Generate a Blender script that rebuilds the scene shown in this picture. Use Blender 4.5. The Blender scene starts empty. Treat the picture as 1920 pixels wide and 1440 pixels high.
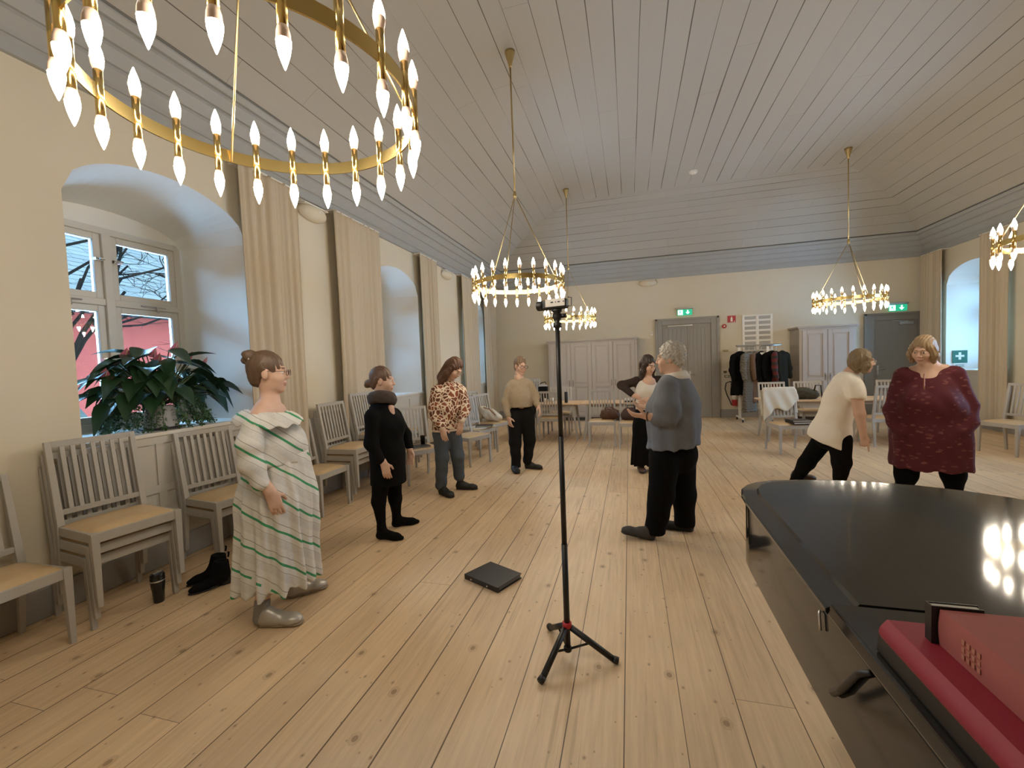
import bpy, math, random
import numpy as np
from mathutils import Vector, Matrix

S = bpy.context.scene
COL = S.collection
PI = math.pi
R_ = math.radians

# ------------------------------------------------------------------ camera
FPX, YAW, PITCH, ROLL, EYE = 802.6, R_(-15.404), R_(-2.637), R_(-2.1525), 1.52
_cy, _sy, _cp, _sp = math.cos(YAW), math.sin(YAW), math.cos(PITCH), math.sin(PITCH)
FWD = Vector((_sy*_cp, _cy*_cp, _sp))
_rt = Vector((_cy, -_sy, 0)); _up = _rt.cross(FWD)
RGT = math.cos(ROLL)*_rt + math.sin(ROLL)*_up
UPV = -math.sin(ROLL)*_rt + math.cos(ROLL)*_up
cam_d = bpy.data.cameras.new('camera'); cam = bpy.data.objects.new('camera', cam_d); COL.objects.link(cam)
cam_d.sensor_width = 36; cam_d.lens = 36*FPX/1920; cam_d.clip_start = 0.05; cam_d.clip_end = 200
M4 = Matrix((RGT, UPV, -FWD)).transposed().to_4x4(); M4.translation = (0, 0, EYE)
cam.matrix_world = M4
S.camera = cam

# ------------------------------------------------------------------ world, exposure
S.view_settings.view_transform = 'Standard'; S.view_settings.look = 'None'
S.view_settings.gamma = 1; S.view_settings.use_curve_mapping = False
S.view_settings.exposure = 0.0
BULB = 112.0
SKY = 42.0
w = bpy.data.worlds.new('overcast_sky'); S.world = w; w.use_nodes = True
bg = w.node_tree.nodes['Background']; bg.inputs[0].default_value = (.32, .645, 1.0, 1); bg.inputs[1].default_value = SKY
S.cycles.use_denoising = True
S.cycles.max_bounces = 8; S.cycles.diffuse_bounces = 5; S.cycles.glossy_bounces = 3; S.cycles.transparent_max_bounces = 12
S.cycles.sample_clamp_indirect = 6
S.cycles.caustics_reflective = False; S.cycles.caustics_refractive = False

# ------------------------------------------------------------------ materials
MATS = {}
class NT:
    def __init__(s, name):
        s.m = bpy.data.materials.new(name); s.m.use_nodes = True
        s.t = s.m.node_tree; s.b = s.t.nodes['Principled BSDF']
    def n(s, typ, **kw):
        x = s.t.nodes.new('ShaderNode'+typ)
        for k, v in kw.items():
            if k.startswith('i_'):
                key = k[2:]; key = int(key) if key.isdigit() else key.replace('_', ' ')
                if hasattr(v, 'is_linked') or isinstance(v, bpy.types.NodeSocket): s.t.links.new(v, x.inputs[key])
                else: x.inputs[key].default_value = v
            else: setattr(x, k, v)
        return x
    def math(s, op, a, b=None, c=None):
        x = s.t.nodes.new('ShaderNodeMath'); x.operation = op
        for i, v in enumerate((a, b, c)):
            if v is None: continue
            if isinstance(v, bpy.types.NodeSocket): s.t.links.new(v, x.inputs[i])
            else: x.inputs[i].default_value = v
        return x.outputs[0]
    def vec(s, x, y, z=0.0):
        c = s.t.nodes.new('ShaderNodeCombineXYZ')
        for i, v in enumerate((x, y, z)):
            if isinstance(v, bpy.types.NodeSocket): s.t.links.new(v, c.inputs[i])
            else: c.inputs[i].default_value = v
        return c.outputs[0]
    def sep(s, v):
        c = s.t.nodes.new('ShaderNodeSeparateXYZ'); s.t.links.new(v, c.inputs[0]); return c.outputs
    def mix(s, f, a, b):
        x = s.t.nodes.new('ShaderNodeMix'); x.data_type = 'RGBA'
        for i, v in ((0, f), (6, a), (7, b)):
            if isinstance(v, bpy.types.NodeSocket): s.t.links.new(v, x.inputs[i])
            else: x.inputs[i].default_value = v if i == 0 else (*v[:3], 1)
        return x.outputs[2]
    def ramp(s, f, stops):
        x = s.t.nodes.new('ShaderNodeValToRGB'); e = x.color_ramp.elements
        while len(e) < len(stops): e.new(.5)
        for q, (p, c) in zip(e, stops):
            q.position = p; q.color = (*c, 1) if len(c) == 3 else c
        s.t.links.new(f, x.inputs[0]); return x.outputs[0]
    def obj(s): return s.t.nodes.new('ShaderNodeTexCoord').outputs['Object']
    def uv(s): return s.t.nodes.new('ShaderNodeTexCoord').outputs['UV']
    def noise(s, v, scale, detail=3, rough=.5, dim='3D'):
        x = s.t.nodes.new('ShaderNodeTexNoise'); x.noise_dimensions = dim
        s.t.links.new(v, x.inputs['Vector']); x.inputs['Scale'].default_value = scale
        x.inputs['Detail'].default_value = detail; x.inputs['Roughness'].default_value = rough
        return x.outputs[0]
    def set(s, key, v):
        if isinstance(v, bpy.types.NodeSocket): s.t.links.new(v, s.b.inputs[key])
        else: s.b.inputs[key].default_value = (*v, 1) if isinstance(v, tuple) and len(v) == 3 else v
    def bump(s, h, strength=.3, dist=.01):
        x = s.t.nodes.new('ShaderNodeBump'); x.inputs['Strength'].default_value = strength
        x.inputs['Distance'].default_value = dist; s.t.links.new(h, x.inputs['Height'])
        s.t.links.new(x.outputs[0], s.b.inputs['Normal'])

def mat(name, col, rough=.6, metal=0.0, var=.08, scale=8, bump=0.0, coat=0.0, spec=None, stretch=(1, 1, 1), sheen=0.0):
    """painted / plain surface with a slight procedural unevenness"""
    if name in MATS: return MATS[name]
    k = NT(name)
    o = k.obj()
    if stretch != (1, 1, 1):
        mp = k.n('Mapping'); k.t.links.new(o, mp.inputs[0]); mp.inputs['Scale'].default_value = stretch; o = mp.outputs[0]
    f = k.noise(o, scale, 4, .6)
    lo = tuple(c*(1-var) for c in col); hi = tuple(min(1, c*(1+var)) for c in col)
    k.set('Base Color', k.mix(f, lo, hi)); k.set('Roughness', rough); k.set('Metallic', metal)
    if coat: k.set('Coat Weight', coat)
    if sheen: k.set('Sheen Weight', sheen)
    if spec is not None: k.set('Specular IOR Level', spec)
    if bump: k.bump(f, bump, .005)
    MATS[name] = k.m; return k.m

def planks(name, width, length, ca, cb, gapcol, gap=.006, grain=.5, knots=False, rough=.5, fade=False, spec=.5):
    k = NT(name); uv = k.sep(k.uv())
    u = k.math('DIVIDE', uv[0], width); row = k.math('FLOOR', u); fu = k.math('FRACT', u)
    wn = k.n('TexWhiteNoise', noise_dimensions='1D'); k.t.links.new(row, wn.inputs['W'])
    v = k.math('ADD', k.math('DIVIDE', uv[1], length), k.math('MULTIPLY', wn.outputs[0], 7.3)); seg = k.math('FLOOR', v); fv = k.math('FRACT', v)
    idn = k.n('TexWhiteNoise', noise_dimensions='2D'); k.t.links.new(k.vec(row, seg), idn.inputs['Vector'])
    rid = idn.outputs[0]
    eu = k.math('MULTIPLY', k.math('MINIMUM', fu, k.math('SUBTRACT', 1.0, fu)), width)
    ev = k.math('MULTIPLY', k.math('MINIMUM', fv, k.math('SUBTRACT', 1.0, fv)), length)
    gw = gap
    if fade:   # some joints have closed up under the paint
        nz = k.noise(k.vec(k.math('MULTIPLY', row, 3.1), k.math('MULTIPLY', uv[1], .55)), 1.0, 1, .5)
        gw = k.math('MULTIPLY', k.math('MAXIMUM', k.math('SUBTRACT', nz, .36), 0.02), gap*6)
    else:
        gw = k.math('MULTIPLY', k.math('ADD', wn.outputs[0], .35), gap)
    g1 = k.math('LESS_THAN', eu, gw); g2 = k.math('LESS_THAN', ev, gap*.35 if not fade else gap*.25)
    g = k.math('MAXIMUM', g1, g2)
    gv = k.vec(k.math('ADD', k.math('MULTIPLY', uv[0], 9.0), k.math('MULTIPLY', rid, 40.0)), k.math('MULTIPLY', uv[1], .45))
    gr = k.noise(gv, 4.5, 6, .65)
    if knots: gr = k.math('MINIMUM', k.math('MAXIMUM', k.math('MULTIPLY_ADD', gr, 2.6, -.8), 0.0), 1.0)
    f = k.math('ADD', k.math('MULTIPLY', rid, 1-grain), k.math('MULTIPLY', gr, grain))
    c = k.mix(f, ca, cb)
    if knots:
        big = k.noise(k.vec(k.math('MULTIPLY', uv[0], 1.1), k.math('MULTIPLY', uv[1], .8)), 1.3, 3, .6)
        c = k.mix(k.math('MULTIPLY', k.math('SUBTRACT', big, .42), 1.2), c, tuple(x*1.14 for x in ca))
        # long dark streaks of the grain
        st = k.noise(k.vec(k.math('ADD', k.math('MULTIPLY', uv[0], 26), k.math('MULTIPLY', rid, 11.0)), k.math('MULTIPLY', uv[1], .7)), 2.0, 2, .5)
        c = k.mix(k.math('MULTIPLY', k.math('GREATER_THAN', st, .66), .30), c, (.33, .21, .125))
        for sc, rad, th in ((2.4, .040, .60), (5.5, .035, .72), (9.0, .030, .85)):
            vo = k.n('TexVoronoi', voronoi_dimensions='2D'); vo.inputs['Scale'].default_value = sc
            k.t.links.new(k.vec(k.math('MULTIPLY', uv[0], 1.35), uv[1]), vo.inputs['Vector'])
            ok = k.math('GREATER_THAN', k.sep(vo.outputs['Color'])[0], th)
            kn = k.math('MULTIPLY', k.math('LESS_THAN', vo.outputs['Distance'], rad), ok)
            c = k.mix(k.math('MULTIPLY', kn, .55), c, (.17, .085, .04))
            ring = k.math('MULTIPLY', k.math('LESS_THAN', vo.outputs['Distance'], rad*2.1), ok)
            c = k.mix(k.math('MULTIPLY', ring, .22), c, (.25, .14, .07))
    c = k.mix(g, c, gapcol)
    k.set('Base Color', c)
    k.set('Specular IOR Level', spec)
    k.set('Roughness', k.math('ADD', rough-.08, k.math('MULTIPLY', gr, .2)))
    k.bump(k.math('SUBTRACT', k.math('MULTIPLY', gr, .15), g), .25, .004)
    MATS[name] = k.m; return k.m

def emis(name, col, strength):
    if name in MATS: return MATS[name]
    m = bpy.data.materials.new(name); m.use_nodes = True; t = m.node_tree
    b = t.nodes['Principled BSDF']; b.inputs['Base Color'].default_value = (*col, 1)
    b.inputs['Emission Color'].default_value = (*col, 1); b.inputs['Emission Strength'].default_value = strength
    MATS[name] = m; return m

def glass(name, tint=(1, 1, 1), refl=.10):
    m = bpy.data.materials.new(name); m.use_nodes = True; t = m.node_tree; t.nodes.clear()
    o = t.nodes.new('ShaderNodeOutputMaterial'); mx = t.nodes.new('ShaderNodeMixShader')
    a = t.nodes.new('ShaderNodeBsdfTransparent'); a.inputs[0].default_value = (*tint, 1)
    g = t.nodes.new('ShaderNodeBsdfGlossy'); g.inputs['Roughness'].default_value = 0.0
    lw = t.nodes.new('ShaderNodeFresnel'); lw.inputs[0].default_value = 1.5
    t.links.new(lw.outputs[0], mx.inputs[0]); t.links.new(a.outputs[0], mx.inputs[1]); t.links.new(g.outputs[0], mx.inputs[2])
    t.links.new(mx.outputs[0], o.inputs[0]); return m

PLASTER = mat('cream_plaster', (.64, .58, .46), .85, var=.03, scale=2.5, bump=.05)
NICHE = mat('white_plaster', (.80, .79, .74), .85, var=.03, scale=3, bump=.05)
GREYP = mat('grey_paint', (.31, .30, .28), .5, var=.06, scale=6, bump=.05)
CORN = mat('cornice_paint', (.35, .36, .36), .55, var=.07, scale=5)
PANEL = mat('panel_paint', (.50, .47, .41), .55, var=.07, scale=7, bump=.05)
FRAME = mat('window_paint', (.62, .59, .53), .45, var=.04)
FLOOR = planks('pine_floor', .236, 5.3, (.80, .59, .36), (.53, .365, .215), (.13, .08, .045), .0033, .62, True, .43)
CEIL = planks('ceiling_boards', .25, 4.1, (.425, .405, .365), (.385, .367, .33), (.10, .09, .08), .004, .45, False, .6, True)
CHAIRP = mat('chair_paint', (.40, .38, .345), .45, var=.10, scale=9, bump=.04)
LEATHER = mat('tan_leather', (.57, .405, .225), .38, var=.16, scale=10, bump=.08)
BRASS = mat('brass', (.80, .60, .24), .20, 1.0, var=.06, scale=6)
RODBR = mat('rod_brass', (.62, .48, .24), .3, 1.0, var=.06, scale=6)
BLACKM = mat('black_metal', (.007, .007, .008), .45, var=.1)
BLACKC = mat('black_cloth', (.005, .005, .006), .9, var=.3, scale=30, spec=.2)
LINEN = mat('linen', (.50, .42, .31), .9, var=.04, scale=40, bump=.04)
WOOD = mat('birch', (.66, .46, .28), .45, var=.12, scale=5, stretch=(1, 8, 8))
CABINET = mat('cabinet_paint', (.40, .36, .325), .5, var=.05, scale=5)
DOORP = mat('door_paint', (.28, .265, .24), .5, var=.06, scale=5)
DOORD = mat('dark_door_paint', (.20, .195, .18), .5, var=.06, scale=5)
WHITEP = mat('white_plastic', (.75, .73, .68), .4, var=.03)
STEEL = mat('steel', (.6, .6, .6), .3, 1.0, var=.05)
PIANOB = mat('piano_lacquer', (.009, .009, .009), .07, var=.1, spec=.28)

# ------------------------------------------------------------------ mesh helpers
class MB:
    def __init__(s): s.v = []; s.f = []; s.mi = []; s.uv = {}
    def add(s, vs, fs, mi=0, uvs=None):
        o = len(s.v); s.v += [tuple(x) for x in vs]
        for i, f in enumerate(fs):
            if uvs: s.uv[len(s.f)] = uvs[i]
            s.f.append([o+q for q in f]); s.mi.append(mi)
    def box(s, a, b, mi=0, M=None):
        x0, y0, z0 = a; x1, y1, z1 = b
        v = [Vector(p) for p in ((x0,y0,z0),(x1,y0,z0),(x1,y1,z0),(x0,y1,z0),(x0,y0,z1),(x1,y0,z1),(x1,y1,z1),(x0,y1,z1))]
        if M: v = [M @ p for p in v]
        s.add(v, [(0,3,2,1),(4,5,6,7),(0,1,5,4),(1,2,6,5),(2,3,7,6),(3,0,4,7)], mi)
    def hexa(s, bot, top, mi=0):
        s.add(list(bot)+list(top), [(0,3,2,1),(4,5,6,7),(0,1,5,4),(1,2,6,5),(2,3,7,6),(3,0,4,7)], mi)
    def bar(s, p, q, w0, d0, w1=None, d1=None, side=(1,0,0), mi=0):
        """tapered rectangular bar from p to q"""
        p, q = Vector(p), Vector(q); w1 = w0 if w1 is None else w1; d1 = d0 if d1 is None else d1
        ax = (q-p).normalized(); sx = Vector(side); sx = (sx-ax*sx.dot(ax)).normalized(); sy = ax.cross(sx)
        f = lambda c, w, d: [c-sx*w/2-sy*d/2, c+sx*w/2-sy*d/2, c+sx*w/2+sy*d/2, c-sx*w/2+sy*d/2]
        s.hexa(f(p, w0, d0), f(q, w1, d1), mi)
    def tube(s, pts, rad, n=8, mi=0, caps=True, closed=False):
        pts = [Vector(p) for p in pts]; m = len(pts); rad = [rad]*m if not isinstance(rad, (list, tuple)) else rad
        up = None; vs = []
        for i, p in enumerate(pts):
            a = pts[(i-1) % m] if (i > 0 or closed) else p; b = pts[(i+1) % m] if (i < m-1 or closed) else p
            t = (b-a).normalized()
            if up is None: up = t.orthogonal().normalized()
            up = (up-t*up.dot(t)).normalized(); sd = t.cross(up)
            vs += [p+(up*math.cos(2*PI*j/n)+sd*math.sin(2*PI*j/n))*rad[i] for j in range(n)]
        fs = []
        for i in range(m if closed else m-1):
            for j in range(n):
                a0 = i*n; b0 = ((i+1) % m)*n
                fs.append((a0+j, a0+(j+1) % n, b0+(j+1) % n, b0+j))
        if caps and not closed: fs += [tuple(range(n-1, -1, -1)), tuple((m-1)*n+j for j in range(n))]
        s.add(vs, fs, mi)
    def lathe(s, prof, n=16, c=(0,0,0), mi=0, M=None, mis=None):
        """prof: (r,z) list, axis z"""
        c = Vector(c); vs = []
        for r, z in prof:
            for j in range(n):
                p = Vector((r*math.cos(2*PI*j/n), r*math.sin(2*PI*j/n), z)); vs.append((M @ p if M else p)+c)
        for i in range(len(prof)-1):
            o = len(s.v) if i == 0 else o
            if i == 0: s.v += [tuple(x) for x in vs]
            for j in range(n):
                s.f.append([o+i*n+j, o+i*n+(j+1) % n, o+(i+1)*n+(j+1) % n, o+(i+1)*n+j]); s.mi.append(mis[i] if mis else mi)
        if prof[0][0] > 1e-5: s.f.append([o+j for j in range(n-1, -1, -1)]); s.mi.append(mis[0] if mis else mi)
        if prof[-1][0] > 1e-5: s.f.append([o+(len(prof)-1)*n+j for j in range(n)]); s.mi.append(mis[-1] if mis else mi)
    def prism(s, poly, z0, z1, mi=0, M=None):
        n = len(poly); v = [Vector((x, y, z0)) for x, y in poly]+[Vector((x, y, z1)) for x, y in poly]
        if M: v = [M @ p for p in v]
        s.add(v, [tuple(range(n-1, -1, -1)), tuple(range(n, 2*n))]+[(i, (i+1) % n, n+(i+1) % n, n+i) for i in range(n)], mi)
    def mesh(s, name, mats, smooth=False, bevel=0):
        me = bpy.data.meshes.new(name); me.from_pydata(s.v, [], s.f)
        for m in (mats if isinstance(mats, (list, tuple)) else [mats]): me.materials.append(m)
        me.polygons.foreach_set('material_index', s.mi)
        if s.uv:
            ul = me.uv_layers.new(name='UVMap')
            for i, p in enumerate(me.polygons):
                if i in s.uv:
                    for li, q in zip(p.loop_indices, s.uv[i]): ul.data[li].uv = q
        me.validate(); me.update()
        if smooth: me.shade_smooth()
        return me
    def obj(s, name, mats, parent=None, smooth=False, bevel=0, loc=None, auto=None):
        o = bpy.data.objects.new(name, s.mesh(name, mats, smooth)); COL.objects.link(o)
        if parent is not None: o.parent = parent
        if loc is not None: o.location = loc
        if bevel:
            b = o.modifiers.new('bevel', 'BEVEL'); b.width = bevel; b.segments = 2; b.limit_method = 'ANGLE'
        if auto:
            o.data.shade_smooth(); e = o.modifiers.new('edges', 'EDGE_SPLIT'); e.split_angle = R_(auto)
        return o

def tag(o, label=None, cat=None, group=None, kind=None):
    if label: o['label'] = label
    if cat: o['category'] = cat
    if group: o['group'] = group
    if kind: o['kind'] = kind
    return o
def thing(name, label, cat, loc=(0,0,0), rz=0, group=None):
    o = bpy.data.objects.new(name, None); COL.objects.link(o); o.empty_display_size = .1
    o.location = loc; o.rotation_euler = (0, 0, rz); return tag(o, label, cat, group)
def struct(o): o['kind'] = 'structure'; return o
def dup(root, loc, rz=None, label=None, group=None):
    r = root.copy(); COL.objects.link(r); r.location = loc
    if rz is not None: r.rotation_euler = (0, 0, rz)
    if label: r['label'] = label
    if group: r['group'] = group
    for ch in root.children:
        c = ch.copy(); COL.objects.link(c); c.parent = r
        for g in ch.children:
            d = g.copy(); COL.objects.link(d); d.parent = c
    return r
# ------------------------------------------------------------------ the room
XL, XR, YF, YB = -3.68, 6.35, -2.05, 11.65
ZC, ZTOP = 3.56, 4.85
def arch(off, a, zs, rise): return zs+rise*math.sqrt(max(0, 1-(off/a)**2))

def floor_ceiling():
    b = MB(); c = [(XL, YF, 0), (XR, YF, 0), (XR, YB, 0), (XL, YB, 0)]
    b.add(c, [(0, 1, 2, 3)], 0, [[(p[0]+.055+20*.236, p[1]) for p in c]])
    struct(b.obj('floor', FLOOR))
    # ceiling: flat middle and four coved sides
    off0, z0, run = .36, 4.05, 2.22
    N = 14; prof = []
    for i in range(N+1):
        t = i/N; p0, p1, p2 = (0, 0), (.78, .70), (run, ZTOP-z0)
        prof.append((off0+(1-t)**2*p0[0]+2*t*(1-t)*p1[0]+t*t*p2[0], z0+(1-t)**2*p0[1]+2*t*(1-t)*p1[1]+t*t*p2[1]))
    b = MB(); L = 0
    def rect(o, z): return [(XL+o, YF+o, z), (XR-o, YF+o, z), (XR-o, YB-o, z), (XL+o, YB-o, z)]
    for (o0, h0), (o1, h1) in zip(prof, prof[1:]):
        dl = math.hypot(o1-o0, h1-h0); A = rect(o0, h0); B = rect(o1, h1)
        for k in range(4):
            a0, a1, b1, b0 = A[k], A[(k+1) % 4], B[(k+1) % 4], B[k]; ax = 0 if k in (0, 2) else 1
            base = {0: 40, 1: 60, 2: 80, 3: 0}[k]
            b.add([a0, a1, b1, b0], [(3, 2, 1, 0)], 0, [[(base+L+dl, b0[ax]), (base+L+dl, b1[ax]), (base+L, a1[ax]), (base+L, a0[ax])]])
        L += dl
    Q = rect(off0+run, ZTOP); b.add(Q, [(3, 2, 1, 0)], 0, [[(p[0]+99.82, p[1]) for p in reversed(Q)]])
    struct(b.obj('ceiling', CEIL))
    # cornice, one length per wall
    pf = [(0, ZC), (.035, ZC), (.035, ZC+.085), (.05, ZC+.10), (.065, ZC+.10), (.065, ZC+.13), (.13, ZC+.20), (.13, ZC+.225), (.15, ZC+.225), (.21, ZC+.30), (.21, ZC+.325), (.235, ZC+.325), (.30, ZC+.395), (.30, ZC+.42), (.33, ZC+.42), (.36, ZC+.455), (.36, 4.03), (.30, 4.03), (.30, 4.05), (.361, 4.05)]
    for k in range(4):
        b = MB()
        for (o0, h0), (o1, h1) in zip(pf, pf[1:]):
            A = rect(o0, h0); B = rect(o1, h1)
            b.add([A[k], A[(k+1) % 4], B[(k+1) % 4], B[k]], [(3, 2, 1, 0)])
        struct(b.obj('trim_%d' % (k+1), CORN))

def niche_wall(name, x, sg, centres, XW, a=.727, zs=2.82, rise=.365, sill=1.075):
    """wall at x (inside towards sg) with deep arched window niches reaching to XW"""
    b = MB(); ai, zi, ri = .656, 2.82, .20
    ys = [YF]; K = 20
    for c in sorted(centres): ys += [c-a+2*a*i/K for i in range(K+1)]
    ys.append(YB)
    def q(pts, mi=0): b.add(pts, [(0, 1, 2, 3)] if sg > 0 else [(3, 2, 1, 0)], mi)
    for y0, y1 in zip(ys, ys[1:]):
        m = (y0+y1)/2; c = next((c for c in centres if abs(m-c) < a), None)
        if c is None: q([(x, y1, 0), (x, y0, 0), (x, y0, 4.1), (x, y1, 4.1)]); continue
        q([(x, y1, 0), (x, y0, 0), (x, y0, sill), (x, y1, sill)])
        h0, h1 = arch(y0-c, a, zs, rise), arch(y1-c, a, zs, rise)
        q([(x, y1, h1), (x, y0, h0), (x, y0, 4.1), (x, y1, 4.1)])
        i0, i1 = c+(y0-c)*ai/a, c+(y1-c)*ai/a; g0, g1 = arch(i0-c, ai, zi, ri), arch(i1-c, ai, zi, ri)
        q([(x, y0, h0), (x, y1, h1), (XW, i1, g1), (XW, i0, g0)], 1)           # soffit
        q([(x, y1, sill), (x, y0, sill), (XW, i0, sill), (XW, i1, sill)], 1)   # bench
        XF = XW+sg*.005; q([(XF, i1, 2.862), (XF, i0, 2.862), (XF, i0, max(g0, 2.85)+.018), (XF, i1, max(g1, 2.85)+.018)], 1)   # above the window
    for c in centres:
        for s in (-1, 1):
            p = [(x, c+s*a, sill), (x, c+s*a, zs), (XW, c+s*ai, zi), (XW, c+s*ai, sill)]
            b.add(p, [(0, 1, 2, 3)] if s*sg > 0 else [(3, 2, 1, 0)], 1)
    struct(b.obj(name, [PLASTER, NICHE]))

GLASS = glass('window_glass', (.93, .97, 1.0))
def window(n, XW, sg, c, detail=True):
    root = bpy.data.objects.new('window_%d' % n, None); COL.objects.link(root); root.location = (XW, c, 1.075); struct(root)
    hw, h, t = .66, 1.79, .05
    X = lambda d: -sg*d     # outwards
    f = MB()
    def bx(y0, y1, z0, z1, d0=0, d1=.09): f.box((min(X(d0), X(d1)), y0, z0), (max(X(d0), X(d1)), y1, z1))
    bx(-hw-.03, -hw+.06, -.03, h+.03); bx(hw-.06, hw+.03, -.03, h+.03); bx(-hw+.06, hw-.06, h-.06, h+.03); bx(-hw+.06, hw-.06, -.03, .07)
    bx(-.035, .035, .07, h-.06, -.012, .09); bx(-hw+.06, -.035, 1.10, 1.16, -.006, .09); bx(.035, hw-.06, 1.10, 1.16, -.006, .09)
    f.obj('frame', FRAME, root, bevel=.006)
    for y0, y1 in ((-hw+.06, -.035), (.035, hw-.06)):
        for z0, z1 in ((.07, 1.10), (1.16, h-.06)):
            f = MB(); s = .055
            bx(y0, y0+s, z0, z1, .012, .07); bx(y1-s, y1, z0, z1, .012, .07); bx(y0+s, y1-s, z1-s, z1, .012, .07); bx(y0+s, y1-s, z0, z0+s, .012, .07)
            sash = f.obj('sash', FRAME, root, bevel=.005)
            g = MB(); g.box((min(X(.035), X(.039)), y0+s, z0+s), (max(X(.035), X(.039)), y1-s, z1-s)); g.obj('pane', GLASS, sash)
    if detail:
        for z in (.62, 1.50):
            for s in (-1, 1):
                l = MB(); l.box((min(X(-.03), X(.015)), s*.07-.03, z-.012), (max(X(-.03), X(.015)), s*.07+.03, z+.012))
                l.tube([(X(-.03), s*.05, z), (X(-.055), s*.05, z), (X(-.06), s*.09, z)], .008); l.obj('latch', STEEL, root)
        for y in (-.32, .36):
            l = MB(); l.tube([(X(-.02), y-.12, 1.13), (X(-.02), y+.1, 1.13)], .007); l.tube([(X(-.02), y+.02, 1.13), (X(-.03), y+.02, 1.08)], .009); l.obj('stay_bar', STEEL, root)

floor_ceiling()
LC = (-.82, 2.785, 6.4, 10.0); RC = (6.66, 10.26)
niche_wall('wall_left', XL, 1, LC, -4.47); niche_wall('wall_right', XR, -1, RC, 7.14)
for i, c in enumerate(LC): window(i+1, -4.47, 1, c, i in (1, 2))
for i, c in enumerate(RC): window(i+5, 7.14, -1, c, i == 1)
b = MB(); b.add([(XL, YB, 0), (XR, YB, 0), (XR, YB, 4.1), (XL, YB, 4.1)], [(0, 1, 2, 3)]); struct(b.obj('wall_back', PLASTER))
b = MB(); b.add([(XL, YF, 0), (XR, YF, 0), (XR, YF, 4.1), (XL, YF, 4.1)], [(3, 2, 1, 0)]); struct(b.obj('wall_front', PLASTER))
# skirting boards
def skirting(n, a, bb):
    m = MB(); m.box(a, bb); x0, y0, z0 = a; x1, y1, z1 = bb
    struct(m.obj('baseboard_'+n, GREYP, bevel=.008))
skirting('left', (XL, YF, 0), (XL+.025, YB, .20)); skirting('right', (XR-.025, YF, 0), (XR, YB, .20))
m = MB()
for x0, x1 in ((XL+.025, .64), (2.17, 5.17), (6.30, XR-.025)): m.box((x0, YB-.025, 0), (x1, YB, .20))
struct(m.obj('baseboard_back', GREYP))
# panelling and bench board below each window
tn = 5
for X0, sg, cs in ((XL, 1, LC), (XR, -1, RC)):
    for c in cs:
        m = MB(); f = lambda d0, d1, y0, y1, z0, z1: m.box((min(X0+sg*d0, X0+sg*d1), y0, z0), (max(X0+sg*d0, X0+sg*d1), y1, z1))
        f(0.001, .012, c-.72, c+.72, .2, 1.05)
        for y in (-.72, -.27, .22, .66): f(.012, .022, c+y, c+y+.06, .2, 1.05)
        f(.012, .026, c-.66, c+.66, .60, .66); f(.012, .0245, c-.66, c+.66, .99, 1.05)
        struct(m.obj('trim_%d' % tn, PANEL)); tn += 1
        m = MB(); f(-.05, .035, c-.76, c+.76, 1.05, 1.082); struct(m.obj('trim_%d' % tn, FRAME, bevel=.006)); tn += 1

# ---------------------------------------------- doors in the back wall
def door(n, x0, x1, ztop, o0, o1, oz, split, m_, closer):
    root = bpy.data.objects.new('door_%d' % n, None); COL.objects.link(root); root.location = (o0, YB, 0); struct(root)
    f = MB(); y0, y1 = -.045, -.002
    f.box((x0-o0, y0, 0), (0, y1, ztop)); f.box((o1-o0, y0, 0), (x1-o0, y1, ztop)); f.box((0, y0, oz), (o1-o0, y1, ztop))
    f.box((x0-o0, y0-.02, 0), (x0-o0+.05, y0, ztop)); f.box((x1-o0-.05, y0-.02, 0), (x1-o0, y0, ztop)); f.box((x0-o0, y0-.02, ztop-.05), (x1-o0, y0, ztop))
    f.obj('frame', DOORP if n == 1 else DOORD, root, bevel=.006)
    W = o1-o0; xs = [0, split-o0, W] if split else [0, W]
    for a, c in zip(xs, xs[1:]):
        l = MB(); l.box((a+.004, -.016, .006), (c-.004, -.003, oz-.004))
        k = 5 if split else 8; wb = (c-a-.1)/k
        if split:
            for i in range(k): l.box((a+.05+i*wb+.006, -.022, .16), (a+.05+(i+1)*wb-.006, -.016, oz-.10))
        lf = l.obj('leaf', m_, root, bevel=.003)
    h = MB(); hx = W-.10 if n == 1 else .07
    if n == 1: hx = split-o0+.05
    h.box((hx-.018, -.03, .95), (hx+.018, -.016, 1.18)); h.tube([(hx, -.03, 1.10), (hx, -.07, 1.10), (hx+.12*(1), -.07, 1.10)], .009); h.obj('handle', STEEL, root)
    c = MB()
    if n == 1: c.box((.13, -.06, oz-.05), (.72, -.022, oz-.015))
    else: c.box((W-.36, -.08, oz-.11), (W-.10, -.022, oz-.045)); c.tube([(W-.2, -.075, oz-.04), (W-.5, -.05, oz-.01)], .008)
    c.obj('door_closer', STEEL, root, bevel=.004)
door(1, .66, 2.155, 2.525, .83, 1.975, 2.365, 1.425, DOORP, True)
door(2, 5.19, 6.285, 2.36, 5.39, 6.21, 2.19, None, DOORD, True)
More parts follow.
